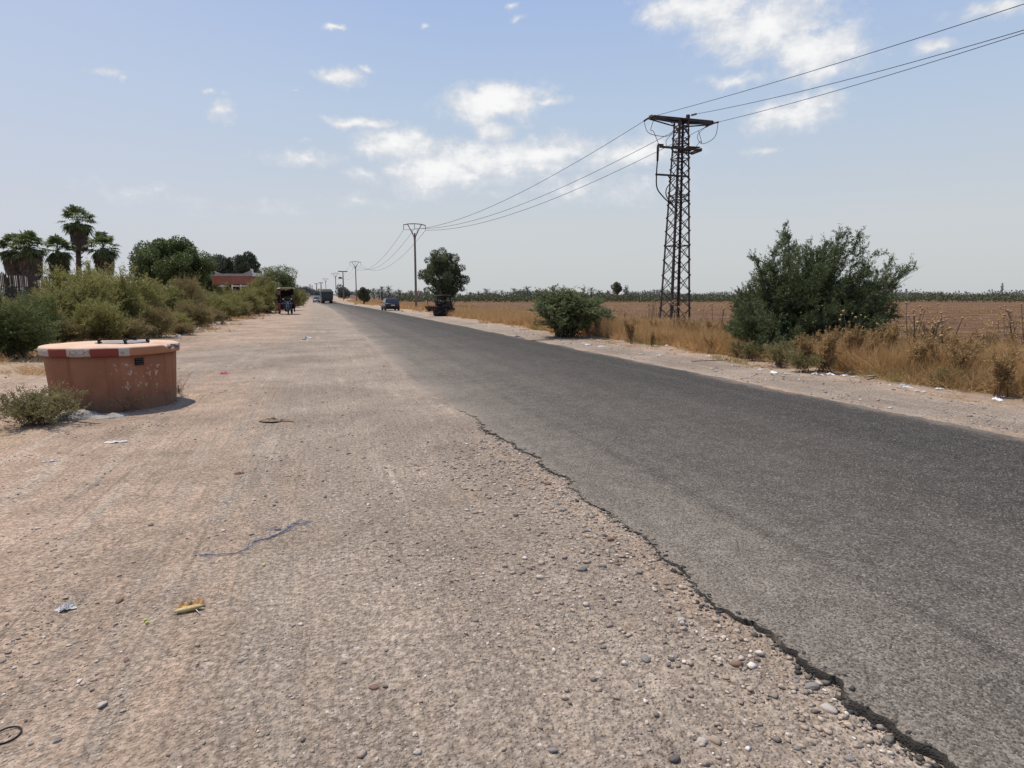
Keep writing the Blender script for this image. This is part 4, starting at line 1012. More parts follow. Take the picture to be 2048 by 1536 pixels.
# date palms along the far orchard
def date_palm(seed):
    rg = np.random.default_rng(seed); r = empty('date_palm', (0, 0, 0))
    b = MB(); b.tube([(0, 0, -.3), (0, 0, 4.2)], [.28, .24], 8); b.build('trunk', M['bark'], r)
    V = []; Fs = []
    for k in range(34):
        a = rg.uniform(0, 6.28); e = 1.35 - 1.75 * k / 34 + rg.normal() * .1; L = rg.uniform(2.0, 2.6); pts = []
        for i in range(8):
            t = i / 7; ee = e - 1.3 * t * t; pts.append((pts[-1] if pts else Vector((0, 0, 4.2))) + Vector((math.cos(a) * math.cos(ee), math.sin(a) * math.cos(ee), math.sin(ee))) * L / 8)
        side = Vector((-math.sin(a), math.cos(a), 0))
        for i in range(7):
            for s_ in (-1, 1):
                w = .42 * math.sin(math.pi * (i + 1) / 9); q = pts[i]
                for f_ in (0, .5):
                    q0 = pts[i].lerp(pts[i + 1], f_); q1 = pts[i].lerp(pts[i + 1], f_ + .42); tp = q0.lerp(q1, 1.4) + side * s_ * w + Vector((0, 0, -.12))
                    o = len(V); V += [q0, q1, tp, q0.lerp(tp, .6)]; Fs.append((o, o + 1, o + 2, o + 3))
    link('crown', quads_mesh('crown', np.array([tuple(v) for v in V]), np.array(Fs), LM['date']), r); return r
dps = [date_palm(61), date_palm(62), date_palm(63)]; used = [False] * 3
dl = 'small date palm in the far row along the orchard'
for i, (px, top, dep) in enumerate(((748, 576, 215), (758, 577, 230), (764, 572, 205), (778, 571.5, 190), (799, 578, 215), (940, 583, 240), (957, 582, 240), (972, 576, 250), (990, 580, 235), (1003, 580, 240), (1028, 575, 225), (1040, 581, 235), (1048, 580, 250), (1054, 571, 225), (1073, 580, 240), (1183, 574, 205), (1199, 579, 215), (1215, 580, 235), (1257, 584, 235), (700, 581, 260), (712, 580, 300), (1120, 580, 240), (1150, 581, 235), (905, 584, 250), (822, 580, 240))):
    k = i % 3; o = dps[k] if not used[k] else copy_tree(dps[k]); used[k] = True
    p = at_px(px, dep); h = AT(px, top, dep).z - p.z; s_ = h / 5.9
    o.location = p; o.scale = (s_ * .95, s_ * .95, s_); o.rotation_euler = (0, 0, rng.uniform(0, 6)); tag(o, dl, 'date palm', 'date palms on the horizon')

# orchard belt on the horizon: rows of bushes nobody could count
n = 52000; rg = np.random.default_rng(71)
q = rg.random(n); row = rg.integers(0, 5, n)
dist = 196 + row * 11 + rg.normal(size=n) * 1.3
ang = rg.uniform(-.27, .72, n)          # bearing from the camera heading
lat = np.tan(ang) * dist; lat0 = lat; lat = lat + row * 1.37 + 1.1 * np.sin(lat * .41 + row); cell = np.floor(lat / 3.0); hsh = np.modf(np.abs(np.sin(cell * 12.9898 + row * 78.233)) * 43758.5453)[0]
u = (lat / 3.0 - cell) - .5; hh = (1.3 + 1.7 * hsh + .7 * np.sin(lat0 * .045 + 2) * np.sin(lat0 * .021)) * np.sqrt(np.clip(1 - (u / .58) ** 2, .05, 1))
lat = lat0; X = lat * cy_ + dist * sy; Y = -lat * sy + dist * cy_
Z = np.where(True, rg.random(n) ** .7 * hh, 0) + .35
ok = (X > 22) | (Y > 265)
P = np.stack([X, Y, Z], -1)[ok]; D = unit(rg.normal(size=P.shape) + np.array([0, 0, .5]))
me = leaves('orchard', P, D, rg.uniform(.4, .8, len(P)), rg.uniform(.2, .4, len(P)), LM['far'], .5, rg)
tag(link('orchard', me), 'long dark green belt of low orchard trees across the far side of the field', 'orchard', kind='stuff')
# paler second belt further off on the open side, and the hazy wood closing the road
n = 26000
dist = rg.uniform(420, 470, n); ang = rg.uniform(-.05, .75, n); lat = np.tan(ang) * dist
hh = 4.2 + 2.2 * np.sin(lat * .11) * np.sin(lat * .037 + 1) + 1.2 * np.sin(lat * .31)
P = np.stack([lat * cy_ + dist * sy, -lat * sy + dist * cy_, rg.random(n) * np.clip(hh, 1, 9)], -1)
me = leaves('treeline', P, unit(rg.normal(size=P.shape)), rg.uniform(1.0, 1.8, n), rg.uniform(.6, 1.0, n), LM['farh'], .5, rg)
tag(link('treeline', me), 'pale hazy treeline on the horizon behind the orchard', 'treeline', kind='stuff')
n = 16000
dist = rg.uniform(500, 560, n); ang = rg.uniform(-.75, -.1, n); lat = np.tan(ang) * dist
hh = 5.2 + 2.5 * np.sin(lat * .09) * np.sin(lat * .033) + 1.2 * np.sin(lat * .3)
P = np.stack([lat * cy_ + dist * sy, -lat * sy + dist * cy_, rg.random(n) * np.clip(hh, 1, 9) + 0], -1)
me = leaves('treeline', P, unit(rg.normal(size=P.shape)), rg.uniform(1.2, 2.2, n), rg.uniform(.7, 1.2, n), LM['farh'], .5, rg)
tag(link('treeline', me), 'pale hazy treeline on the horizon behind the fence and scrub', 'treeline', kind='stuff')

# ------------------------------------------------------------------ dry grass and weeds
def grass(name, label, lm, n, region, hgt, wid, lean=.45, seed=1, tuft=6, cat='grass', thin=None):
    rg = np.random.default_rng(seed); x0, x1, y0, y1 = region
    c = n // tuft; Yt = y0 + (y1 - y0) * rg.random(c) ** 1.7; Xt = rg.uniform(x0, x1, c); keep = np.ones(c, bool); hs = np.ones(c); Zt = np.zeros(c)
    for i in range(c):
        qx, qy = Xt[i] - tb.x, Yt[i] - tb.y
        if name in ('dead_weeds', 'dry_grass') and abs(qx * cy_ - qy * sy) < 1.6 and -2.0 < qx * sy + qy * cy_ < .2 and rg.random() < .9: keep[i] = False; continue
        v = mnoise.fractal((Xt[i] * .55, Yt[i] * .35, seed * 3.1), 1, 2, 3); e = thin(Xt[i], Yt[i]) if thin else 1
        k = v * 1.9 + e
        if k < rg.uniform(0, .9): keep[i] = False
        hs[i] = .55 + .55 * min(1.2, max(0, k)); Xt[i] += bend(Yt[i]); Zt[i] = zg(Xt[i], Yt[i])
    Xt, Yt, hs, Zt = Xt[keep], Yt[keep], hs[keep], Zt[keep]; c = len(Xt)
    P = np.stack([Xt, Yt, Zt], -1)[:, None] + rg.normal(size=(c, tuft, 3)) * np.array([.05, .05, 0]); P = P.reshape(-1, 3); m_ = len(P)
    d = rg.normal(size=(m_, 3)) * lean; d[:, 2] = 1; dist_ = np.hypot(P[:, 0], P[:, 1])
    L = rg.uniform(hgt[0], hgt[1], m_) * np.repeat(hs, tuft); Wd = rg.uniform(wid[0], wid[1], m_) * np.clip(dist_ / 14, .7, 6)
    tag(link(name, leaves(name, P, d, L, Wd, lm, .3, rg, .18)), label, cat, kind='stuff')
grass('stubble', 'scattered tan stubble tufts over the brown ploughed field', LM['grass'], 30000, (15, 110, 22, 190), (.12, .42), (.010, .02), .8, 99, 6, 'stubble', thin=lambda x, y: -.08)
grass('dead_weeds', 'dead brown weed tufts over the ploughed field', LM['grassb'], 26000, (15, 90, 22, 150), (.10, .34), (.012, .022), 1.0, 100, 6, 'weeds', thin=lambda x, y: -.05)
edge = lambda a, w: (lambda x, y: -1.2 + 2.0 * sstep(a, a + w, x))
grass('dry_grass', 'tan dry grass standing along the far verge beside the field', LM['grass'], 260000, (9.5, 17, 5, 60), (.24, .70), (.006, .012), .5, 81, 7, thin=lambda x, y: -1.0 + 1.8 * sstep(9.7, 11.3, x) - .7 * sstep(13.5, 18, x) * (1 - sstep(25, 40, y)))
grass('dry_grass', 'far tan dry grass on the verge and field edge down the road', LM['grass'], 100000, (8.6, 22, 42, 215), (.18, .55), (.010, .02), .7, 82, 5, thin=lambda x, y: -1.1 + 1.75 * sstep(9.0, 13.5, x) - .9 * sstep(14, 19, x) * (1 - sstep(70, 120, y)) - .6 * sstep(58, 48, y) * sstep(13, 10, x))
grass('dry_grass', 'tall golden dry grass massed on the verge between the bushes', LM['grass'], 170000, (10.2, 15.0, 4.5, 36), (.35, .85), (.006, .011), .38, 90, 8, thin=lambda x, y: -.75 + 1.9 * sstep(10.2, 11.3, x) - .9 * sstep(13.0, 15.0, x))
grass('dead_weeds', 'tangled brown dead weeds massed on the verge past the tamarisk', LM['grassb'], 190000, (9.9, 16.5, 4.5, 15), (.14, .58), (.006, .014), .8, 83, 9, 'weeds', thin=lambda x, y: -.8 + 1.9 * sstep(10.1, 11.4, x))
grass('dead_weeds', 'thin brown dead weeds on the verge and around the pylon foot', LM['grassb'], 70000, (10.4, 24, 14, 42), (.12, .42), (.006, .012), .7, 84, 8, 'weeds', thin=lambda x, y: -.85 + 1.2 * sstep(10.5, 12.5, x) - .8 * sstep(15, 20, x))
grass('yellow_grass', 'yellowing green grass growing in patches at the verge edge', LM['greeny'], 60000, (9.6, 12.0, 9, 30), (.16, .42), (.005, .010), .4, 85, 10, thin=lambda x, y: -.55 + 1.0 * sstep(9.8, 10.8, x) - .6 * sstep(11.4, 12, x))
grass('dry_grass', 'sparse tan grass and litter at the foot of the scrub bank', LM['grass'], 36000, (-9.5, -4.0, 15, 75), (.08, .34), (.006, .012), .8, 86, 7, thin=lambda x, y: -.35 + .9 * sstep(-4.6, -6.5, x))
grass('straw', 'loose yellow straw strewn on the dirt near the weed clump and well', LM['grass'], 2600, (-5.6, -2.9, 7.6, 9.6), (.05, .16), (.004, .007), 6.0, 87, 4, 'straw', thin=lambda x, y: .2)
grass('straw', 'few loose straws on the dirt by the broken asphalt', LM['grass'], 150, (-2.2, 1.8, 1.3, 5.5), (.04, .11), (.004, .006), 12.0, 88, 1, 'straw', thin=lambda x, y: .5)
grass('straw', 'flattened straw litter along the far shoulder edge', LM['grass'], 30000, (9.5, 11.8, 4.5, 30), (.06, .2), (.006, .010), 6.0, 89, 5, 'straw', thin=lambda x, y: .1)

# individual dead weeds and thistles
r1 = np.random.default_rng(91)
def weedproto(seed, w, h, n, lm, leaf, nl):
    r1 = np.random.default_rng(seed); tips = [(r1.normal() * w, r1.normal() * w, h * r1.uniform(.45, 1.1)) for k in range(n)]
    mb, P, D = plume(r1, tips, 9, 4, nl, .2, .13, .65, .25, .15, .08, .4, .008, .08); m_ = len(P)
    return mb, P, D, r1.uniform(leaf * .6, leaf * 1.3, m_), r1.uniform(leaf * .22, leaf * .4, m_), lm
wp = [weedproto(92, .26, .80, 16, LM['grassb'], .05, 13), weedproto(93, .22, .42, 14, LM['weed'], .045, 10), weedproto(94, .16, .95, 10, LM['grassb'], .05, 14)]
wl = ['brown dried weed with a twiggy rounded top on the far verge', 'grey green weed still alive on the far verge', 'tall brown dock weed with upright seed spikes on the far verge']
wf = [None] * 3
for k in range(74):
    t = (0, 2, 0, 2, 2)[k % 5]
    if k < 44: y = 5.5 + 9 * r1.random(); x = 10.5 + 5.6 * r1.random()
    else: y = 14 + 18 * r1.random(); x = 10.2 + 3.6 * r1.random()
    q_ = Vector((x - tb.x, y - tb.y)); 
    if q_.length < 1.0 or (abs(q_.dot(cam_r.to_2d())) < 1.7 and -3.2 < q_.dot(cam_f.to_2d()) < 0): continue
    if t == 1: x = 10.1 + 1.6 * r1.random()
    loc = (x, y, zg(x, y) - .02); s_ = r1.uniform(.5, 1.0)
    if wf[t] is None: wf[t] = plant('verge_weed', loc, *wp[t], wl[t], 'weed', ('brown twiggy weeds', 'grey green weeds', 'brown dock weeds')[t] + ' on the far verge')
    else: again(wf[t], loc, r1.uniform(0, 6.28), (s_, s_, s_ * r1.uniform(.8, 1.2)))
if wf[1] is None: wf[1] = plant('verge_weed', (11.0, 12.6, zg(11.0, 12.6)), *wp[1], wl[1], 'weed', 'grey green weeds on the far verge')
for px, py, s_ in ((1560, 735, 1.0), (1600, 745, .85), (1500, 722, .9), (1640, 742, .8), (1880, 772, .6), (1475, 715, .8)):
    g_ = GP(px, py); g_.z = zg(g_.x, g_.y); again(wf[1], g_, s_ * 7, (s_, s_, s_))
for px, py, s_ in ((1650, 745, .95), (1690, 738, .95), (1720, 738, .85), (1610, 742, .8), (1175, 675, .9), (1195, 672, .8)):
    g_ = GP(px, py); g_.z = zg(g_.x, g_.y); again(wf[2], g_, s_ * 7, (s_, s_, s_))
hb = MB(); hb.lathe([(.003, -.024), (.026, -.01), (.033, .012), (.022, .032), (.002, .036)], 7); hm_ = hb.mesh('seed_head'); hm_.materials.append(LM['thist'])
def thistle(seed):
    rg = np.random.default_rng(seed); r = empty('thistle', (0, 0, 0)); b = MB(); hd = []
    for k in range(4):
        a = rg.uniform(0, 6.28); L = rg.uniform(.7, 1.25); o = Vector((math.cos(a) * .22 * L, math.sin(a) * .22 * L, L)); m_ = o * .5 + Vector((rg.normal() * .04, rg.normal() * .04, .02)); b.tube([(0, 0, 0), m_, o], [.010, .008, .005], 4, False); hd.append(o)
        for j in range(2):
            s0 = m_.lerp(o, rg.random()); e = s0 + Vector((rg.normal() * .14, rg.normal() * .14, rg.uniform(.08, .25))); b.tube([s0, e], [.005, .003], 3, False)
            if j == 0: hd.append(e)
    b.build('stems', M['twig'], r)
    for q in hd: o = link('seed_head', hm_, r, q); o.scale = (rg.uniform(.6, 1),) * 3
    return r
th = [thistle(95), thistle(96), thistle(97)]; uu = [False] * 3
for k in range(72):
    if k < 34: y = 7.5 + 7 * r1.random(); x = 11.6 + 6.5 * r1.random()
    else: y = 15 + 19 * r1.random(); x = 12 + 9 * r1.random()
    i = k % 3; o = th[i] if not uu[i] else copy_tree(th[i]); uu[i] = True
    s_ = r1.uniform(.6, 1.15) * (1.1 if k < 50 else .75); o.location = (x, y, zg(x, y)); o.scale = (s_,) * 3; o.rotation_euler = (0, 0, r1.uniform(0, 6)); tag(o, 'dry brown thistle with pale round seed heads on the field edge', 'thistle', 'dry thistles on the field edge')

# ------------------------------------------------------------------ fence along the scrub bank
fa = AT(-60, 541, 30.5); fb_dir = Vector((0, 1, 0)); fx = fa.x
ftop = AT(10, 541, 30.5).z
fm = pmat('weathered_fence_wood', (.060, .050, .044), (.035, .030, .028), 8, .9)
fen = empty('picket_fence', (fx, 28, zg(fx, 28)), 0, 'dark weathered picket fence with thin uprights above the scrub bank', 'fence')
zb = zg(fx, 28); hh_ = ftop - zb
yy0, yy1 = 24.0, 74.0
b = MB(); b.bar((0, yy0 - 28, hh_ * .55), (0, yy1 - 28, hh_ * .55), .05, .09); b.build('rail', fm, fen)
b = MB(); b.bar((0, yy0 - 28, hh_ * .22), (0, yy1 - 28, hh_ * .22), .05, .09); b.build('rail', fm, fen)
y = yy0; k = 0; rest = MB()
while y < yy1:
    h = hh_ * (1 + .05 * mnoise.noise((0, y * 3, 0))); b = MB() if k < 98 else rest
    x_ = rng.normal() * .012
    b.bar((x_ + .04, y - 28, 0), (x_ + .04 + rng.normal() * .02, y - 28 + rng.normal() * .02, h), .055, .035, (1, 0, 0))
    if k < 98: b.build('picket', fm, fen)
    k += 1; y += .155
o = rest.build('picket', fm, fen); o['kind'] = 'stuff'
for y in np.arange(yy0 + .6, yy1, 3.2):
    b = MB(); b.box((-.09, y - 28, hh_ * .46), (.13, .13, hh_ * .92)); b.build('post', fm, fen)

# ------------------------------------------------------------------ red building with upturned parapet corners
bp = at_px(466, 72)
bld = empty('red_building', bp, YAW * -1 + R(6), 'low brick red building with white edged upturned parapet corners among trees', 'building')
bw, bd = 75 * 72 / F, 5.0; bt = AT(466, 552, 72).z - bp.z; zlow = AT(466, 569, 72).z - bp.z
redm = pmat('red_render', (.30, .115, .075), (.25, .095, .062), 2, .9); wtm = pmat('parapet_cap', (.34, .31, .29), (.28, .26, .245), 4, .9); whm = pmat('white_paint', (.78, .78, .76), (.66, .66, .64), 5, .8)
b = MB(); b.box((0, bd / 2, (bt + zlow) / 2), (bw, bd, bt - zlow)); b.build('wall', redm, bld)
b = MB(); b.box((0, bd / 2 + .6, zlow / 2), (bw * .96, bd - 1.2, zlow)); b.build('recess', pmat('recess_shade_colour', (.05, .045, .04), (.03, .028, .026), 4, .9), bld)  # dark box: shade of the open lower storey is put into its colour
def parapet(x0, x1, y, t=.22):
    pr = [(x0, bt), (x1, bt), (x1, bt + .72), (x1 - .35, bt + .50), (x1 - .95, bt + .26), (x0 + .95, bt + .26), (x0 + .35, bt + .50), (x0, bt + .72)]
    m_ = MB(); n_ = len(pr); m_.add([(x, y, z) for x, z in pr] + [(x, y + t, z) for x, z in pr], [tuple(range(n_)), tuple(range(2 * n_ - 1, n_ - 1, -1))] + [(i, i + n_, (i + 1) % n_ + n_, (i + 1) % n_) for i in range(n_)]); return m_
parapet(-bw / 2 - .02, bw / 2 + .02, -.06).build('parapet', wtm, bld, recalc=True)
m_ = MB(); m_.box((bw / 2 + .01, bd / 2, bt + .2), (.2, bd - .4, .4)); m_.box((bw / 2 + .02, .2, bt + .55), (.24, .3, .5)); m_.box((bw / 2 + .02, bd - .3, bt + .5), (.24, .3, .5)); m_.build('parapet', whm, bld)
for x0, x1 in ((-1.1, -.6), (.35, 1.8)):
    b = MB(); b.box(((x0 + x1) / 2, -.5, zlow - .18), (x1 - x0, 1.0, .12)); b.build('awning', whm, bld)
for x in (-1.05, .0, .95):
    b = MB(); b.box((x, -.03, zlow - .9), (.12, .12, 1.75)); b.build('column', whm, bld)
# pale tent roof glimpsed behind the fence
tp = at_px(22, 52); tr = empty('tent', tp, 0, 'pale beige tent roof showing between the fence pickets', 'tent')
tz = AT(22, 551, 52).z - tp.z; b = MB(); b.add([(-2.6, -1.5, tz - .9), (2.6, -1.5, tz - .9), (2.6, 1.5, tz - .9), (-2.6, 1.5, tz - .9), (-1.2, 0, tz), (1.0, 0, tz)], [(0, 1, 5, 4), (1, 2, 5), (2, 3, 4, 5), (3, 0, 4)]); b.build('roof', pmat('tent_cloth', (.33, .28, .22), (.27, .22, .18), 3, .9), tr)
b = MB()
for x in (-2.5, 2.5):
    for y in (-1.4, 1.4): b.bar((x, y, 0), (x, y, tz - .88), .08)
b.build('frame', M['steel'], tr)

# ------------------------------------------------------------------ vehicles
def wheel(par, x, y, r, w, axis='x', rimm=None):
    b = MB(); b.lathe([(r * .58, -w / 2), (r * .93, -w / 2), (r, -w * .32), (r, w * .32), (r * .93, w / 2), (r * .58, w / 2), (r * .58, -w / 2)], 24, (0, 0, 0), axis)
    t = b.build('wheel', M['black'], par); t.location = (x, y, r)
    b = MB(); b.lathe([(.001, -w * .2), (r * .2, -w * .34), (r * .57, -w * .22), (r * .58, w * .22), (r * .2, w * .34), (.001, w * .2)], 16, (0, 0, 0), axis); b.build('rim', rimm or M['chrome'], t)
    return t
def car(name, loc, rz, L, Wd, Hh, paint, label, hatch=True, lights=None):
    """origin at the ground under the middle; +y is the nose"""
    r = empty(name, loc, rz, label, 'car')
    def sec(y, hw, z0, z1, k=.06): return [(-hw, y, z0 + k), (-hw + k, y, z0), (hw - k, y, z0), (hw, y, z0 + k), (hw * 1.0, y, (z0 + z1) / 2), (hw - .03, y, z1 - k), (hw - .12, y, z1), (-hw + .12, y, z1), (-hw + .03, y, z1 - k), (-hw * 1.0, y, (z0 + z1) / 2)]
    hw = Wd / 2; bz = Hh * .60
    b = MB(); b.loft([sec(-L / 2, hw * .80, .38, bz * .86), sec(-L / 2 + .06, hw * .92, .26, bz * .98), sec(-L * .42, hw, .20, bz * 1.04), sec(-L * .2, hw, .19, bz * 1.05), sec(0, hw, .19, bz * 1.04), sec(L * .18, hw, .19, bz * 1.0), sec(L * .3, hw * .98, .20, bz * .95), sec(L * .43, hw * .93, .22, bz * .84), sec(L / 2 - .05, hw * .80, .28, bz * .72), sec(L / 2, hw * .66, .34, bz * .6)])
    b.build('body', paint, r)
    yr0, yr1 = (-L * .47, -L * .36) if hatch else (-L * .33, -L * .2)
    b = MB()
    def cs(y, hw_, z): return [(-hw_, y, z), (hw_, y, z)]
    base_ = [(-hw * .93, yr0, bz * .99), (hw * .93, yr0, bz * .99), (hw * .93, L * .22, bz * .97), (-hw * .93, L * .22, bz * .97)]
    mid_ = [(-hw * .86, yr0 + (yr1 - yr0) * .6, bz + (Hh - bz) * .62), (hw * .86, yr0 + (yr1 - yr0) * .6, bz + (Hh - bz) * .62), (hw * .86, L * .10, bz + (Hh - bz) * .62), (-hw * .86, L * .10, bz + (Hh - bz) * .62)]
    rb_ = [(-hw * .78, yr1, Hh - .06), (hw * .78, yr1, Hh - .06), (hw * .78, L * .02, Hh - .06), (-hw * .78, L * .02, Hh - .06)]
    top_ = [(-hw * .62, yr1 + .2, Hh), (hw * .62, yr1 + .2, Hh), (hw * .62, -L * .04, Hh), (-hw * .62, -L * .04, Hh)]
    b.loft([base_, mid_, rb_, top_], True, False); b.build('cabin', paint, r)
    def pane(i, j, u0, u1, v0, v1, nm):
        def pt(u, v):
            lo = [Vector(base_[i]).lerp(Vector(base_[j]), u), Vector(mid_[i]).lerp(Vector(mid_[j]), u), Vector(rb_[i]).lerp(Vector(rb_[j]), u)]
            q = lo[0].lerp(lo[1], v / .62) if v < .62 else lo[1].lerp(lo[2], (v - .62) / .38); return q
        pts = [pt(u0, v0), pt(u1, v0), pt(u1, .62), pt(u1, v1), pt(u0, v1), pt(u0, .62)]
        c = sum(pts, Vector()) / 6; n_ = (pts[1] - pts[0]).cross(pts[4] - pts[0]).normalized()
        if n_.dot(c - Vector((0, -.2, bz))) < 0: n_ = -n_
        m_ = MB(); m_.add([p + n_ * .012 for p in pts], [(0, 1, 2, 5), (5, 2, 3, 4)]); m_.build(nm, M['glass'], r)
    pane(0, 1, .07, .93, .14, .93, 'rear_window'); pane(2, 3, .06, .94, .06, .94, 'windscreen'); pane(1, 2, .08, .50, .12, .9, 'side_window'); pane(1, 2, .54, .93, .12, .9, 'side_window'); pane(3, 0, .5, .92, .12, .9, 'side_window'); pane(3, 0, .07, .46, .12, .9, 'side_window')
    for sx in (-1, 1):
        for y in (-L * .31, L * .30): wheel(r, sx * (hw - .09), y, .31, .2)
        b = MB(); b.box((sx * hw * .74, -L / 2 + .02, bz * .86), (hw * .30, .10, .15)); b.build('tail_light', lights or pmat('tail_lens', (.22, .02, .02), (.16, .015, .015), 5, .3), r, bev=.03)
        b = MB(); b.box((sx * hw * .62, L / 2 - .05, bz * .66), (hw * .36, .14, .13)); b.build('headlight', pmat('lamp_lens', (.75, .76, .78), (.6, .6, .62), 5, .15), r, bev=.03)
        b = MB(); b.box((sx * (hw + .08), L * .16, bz + .06), (.16, .10, .12)); b.build('mirror', paint, r, bev=.03)
    b = MB(); b.box((0, -L / 2 + .01, .44), (Wd * .86, .12, .20)); b.build('bumper', M['black'], r, bev=.04)
    b = MB(); b.box((0, L / 2 - .03, .40), (Wd * .74, .14, .22)); b.build('bumper', M['black'], r, bev=.04)
    b = MB(); b.box((0, -L / 2 - .022, bz * .74), (.46, .02, .10)); b.build('number_plate', M['white'], r)
    b = MB(); b.box((0, L / 2 + .045, .42), (.46, .02, .10)); b.build('number_plate', M['white'], r)
    return r
dk = pmat('dark_car_paint', (.030, .034, .038), (.024, .027, .031), 2, .3, .3, 0, .01, .5)
gc = at_px(780, 79); gc.z += .03
car('parked_car', gc, R(3), 4.1, 1.80, 1.55, dk, 'dark grey hatchback parked on the dirt verge with its tail to the road view')
q = AT(633, 595, 175); q.z = zg(q.x, q.y) + .02
car('oncoming_car', q, R(184), 4.3, 1.8, 1.6, pmat('blue_grey_paint', (.10, .12, .13), (.08, .09, .10), 2, .35, .2), 'blue grey saloon car coming past the dump truck', False)
q = AT(616.5, 595, 262); q.z = zg(q.x, q.y) + .02
car('distant_car', q, R(184), 4.3, 1.8, 1.55, pmat('dark_red_paint', (.12, .07, .07), (.09, .05, .05), 2, .4), 'small dark reddish car far down the road behind the oncoming car', False)

# dump truck seen from behind
q = AT(654.5, 595, 160); q.z = zg(q.x, q.y) + .02
tk = empty('dump_truck', q, R(3), 'tall dark blue green dump truck driving away down the middle of the road', 'truck')
tp_ = pmat('dull_teal_steel', (.055, .070, .072), (.042, .053, .056), 1.2, .6, .2); ty = pmat('dusty_tarp', (.20, .19, .13), (.15, .145, .10), 2, .9)
H_ = AT(654.5, 577.5, 160).z - q.z
b = MB(); b.add([(-1.35, -.6, 1.0), (1.35, -.6, 1.0), (1.35, 5.6, 1.0), (-1.35, 5.6, 1.0), (-1.5, -.7, H_ - .75), (1.5, -.7, H_ - .75), (1.5, 5.7, H_ - .75), (-1.5, 5.7, H_ - .75)], [(0, 3, 2, 1), (4, 5, 6, 7), (0, 1, 5, 4), (1, 2, 6, 5), (2, 3, 7, 6), (3, 0, 4, 7)]); b.build('tipper_body', tp_, tk)
b = MB(); b.box((0, -.70, 2.1), (2.5, .06, 1.6)); 
for x in (-1.0, 0, 1.0): b.box((x, -.75, 2.0), (.10, .06, 1.9))
b.box((0, -.76, 1.55), (2.75, .07, .12)); b.box((0, -.77, H_ - .9), (2.95, .07, .14)); b.build('tailgate', tp_, tk)
b = MB(); b.loft([[(-1.46, -.6, H_ - .74), (1.46, -.6, H_ - .74), (1.05, -.3, H_ - .15), (-1.05, -.3, H_ - .15)], [(-1.46, 2.5, H_ - .74), (1.46, 2.5, H_ - .74), (1.1, 2.4, H_), (-1.1, 2.4, H_)], [(-1.46, 5.6, H_ - .74), (1.46, 5.6, H_ - .74), (1.05, 5.4, H_ - .2), (-1.05, 5.4, H_ - .2)]]); b.build('tarpaulin', ty, tk)
b = MB(); b.box((0, 7.0, 1.9), (2.4, 1.9, 2.6)); b.build('cab', pmat('cab_paint', (.30, .27, .16), (.25, .22, .13), 2, .5), tk, bev=.12)
b = MB(); b.bar((-.45, -.4, .9), (-.45, 7.8, .9), .12, .25); b.bar((.45, -.4, .9), (.45, 7.8, .9), .12, .25); b.build('chassis', M['black'], tk)
for sx in (-1, 1):
    for y in (.6, 1.95, 6.9): wheel(tk, sx * 1.02, y, .52, .5 if y < 6 else .3)
    b = MB(); b.box((sx * .98, -.62, .88), (.36, .08, .13)); b.build('tail_light', pmat('truck_lens', (.25, .03, .02), (.2, .02, .02), 5, .3), tk)
    b = MB(); b.box((sx * .95, -.30, .55), (.6, .03, .6)); b.build('mudflap', M['black'], tk)
b = MB(); b.box((0, -.55, .78), (2.4, .12, .16)); b.build('bumper', M['black'], tk)
b = MB(); b.box((0, -.64, .62), (.95, .03, .2)); b.build('number_plate', M['white'], tk)

# three wheeled cargo motorcycle with a canopy frame, nose to the road view
q = AT(573, 595, 60); q.z = zg(q.x, q.y) + .0
tt = empty('cargo_tricycle', q, R(8), 'three wheeled cargo motorcycle with a canopy frame and dark red body parked on the dirt', 'tricycle')
rd = pmat('dark_red_enamel', (.14, .022, .026), (.10, .018, .02), 4, .5); dkc = pmat('canvas_and_backdrop', (.035, .026, .028), (.02, .016, .018), 4, .9); beg = pmat('beige_canvas', (.48, .38, .24), (.38, .3, .19), 4, .9)
Ht = AT(573, 574, 60).z - q.z
tt.scale = (.70, 1, 1)
for sx in (-1, 1):
    wheel(tt, sx * .80, 1.5, .33, .2)
    for y in (-.75, 2.3):
        b = MB(); b.tube([(sx * .86, y, .55), (sx * .88, y, 1.3), (sx * .84, y, Ht - .1)], .026, 6); b.build('canopy_post', rd if y < 0 else M['black'], tt)
    b = MB(); b.box((sx * .90, 1.1, .78), (.05, 2.6, .55)); b.box((sx * .92, -.25, .62), (.07, .9, .75)); b.build('side_panel', rd, tt, bev=.02)
    b = MB(); b.box((sx * .84, .9, Ht - .45), (.02, 2.8, .6)); b.build('canopy_curtain', dkc, tt)
b = MB(); b.loft([[(-.9, -.85, Ht - .16), (.9, -.85, Ht - .16), (.82, -.85, Ht - .05), (0, -.85, Ht), (-.82, -.85, Ht - .05)], [(-.9, 2.4, Ht - .16), (.9, 2.4, Ht - .16), (.82, 2.4, Ht - .05), (0, 2.4, Ht), (-.82, 2.4, Ht - .05)]], True, False); b.build('canopy', beg, tt)
b = MB(); b.box((0, 2.33, 1.35), (1.7, .05, 1.9)); b.build('rear_backdrop', dkc, tt)  # dark sheet as backdrop; the canopy interior's shade is put into its colour
b = MB(); b.box((0, .55, .98), (1.7, .05, .9)); b.build('bulkhead', dkc, tt)
b = MB(); b.box((0, 1.45, .62), (1.72, 1.75, .08)); b.build('cargo_floor', dkc, tt)
b = MB(); b.box((0, 1.2, 1.05), (1.3, .9, .5)); b.box((.2, 1.6, 1.5), (.9, .6, .4)); b.jitter(.08, 3); b.build('load', pmat('sacking', (.13, .105, .07), (.09, .07, .05), 4, .9), tt, bev=.12)
wheel(tt, 0, -1.0, .33, .12)
b = MB()
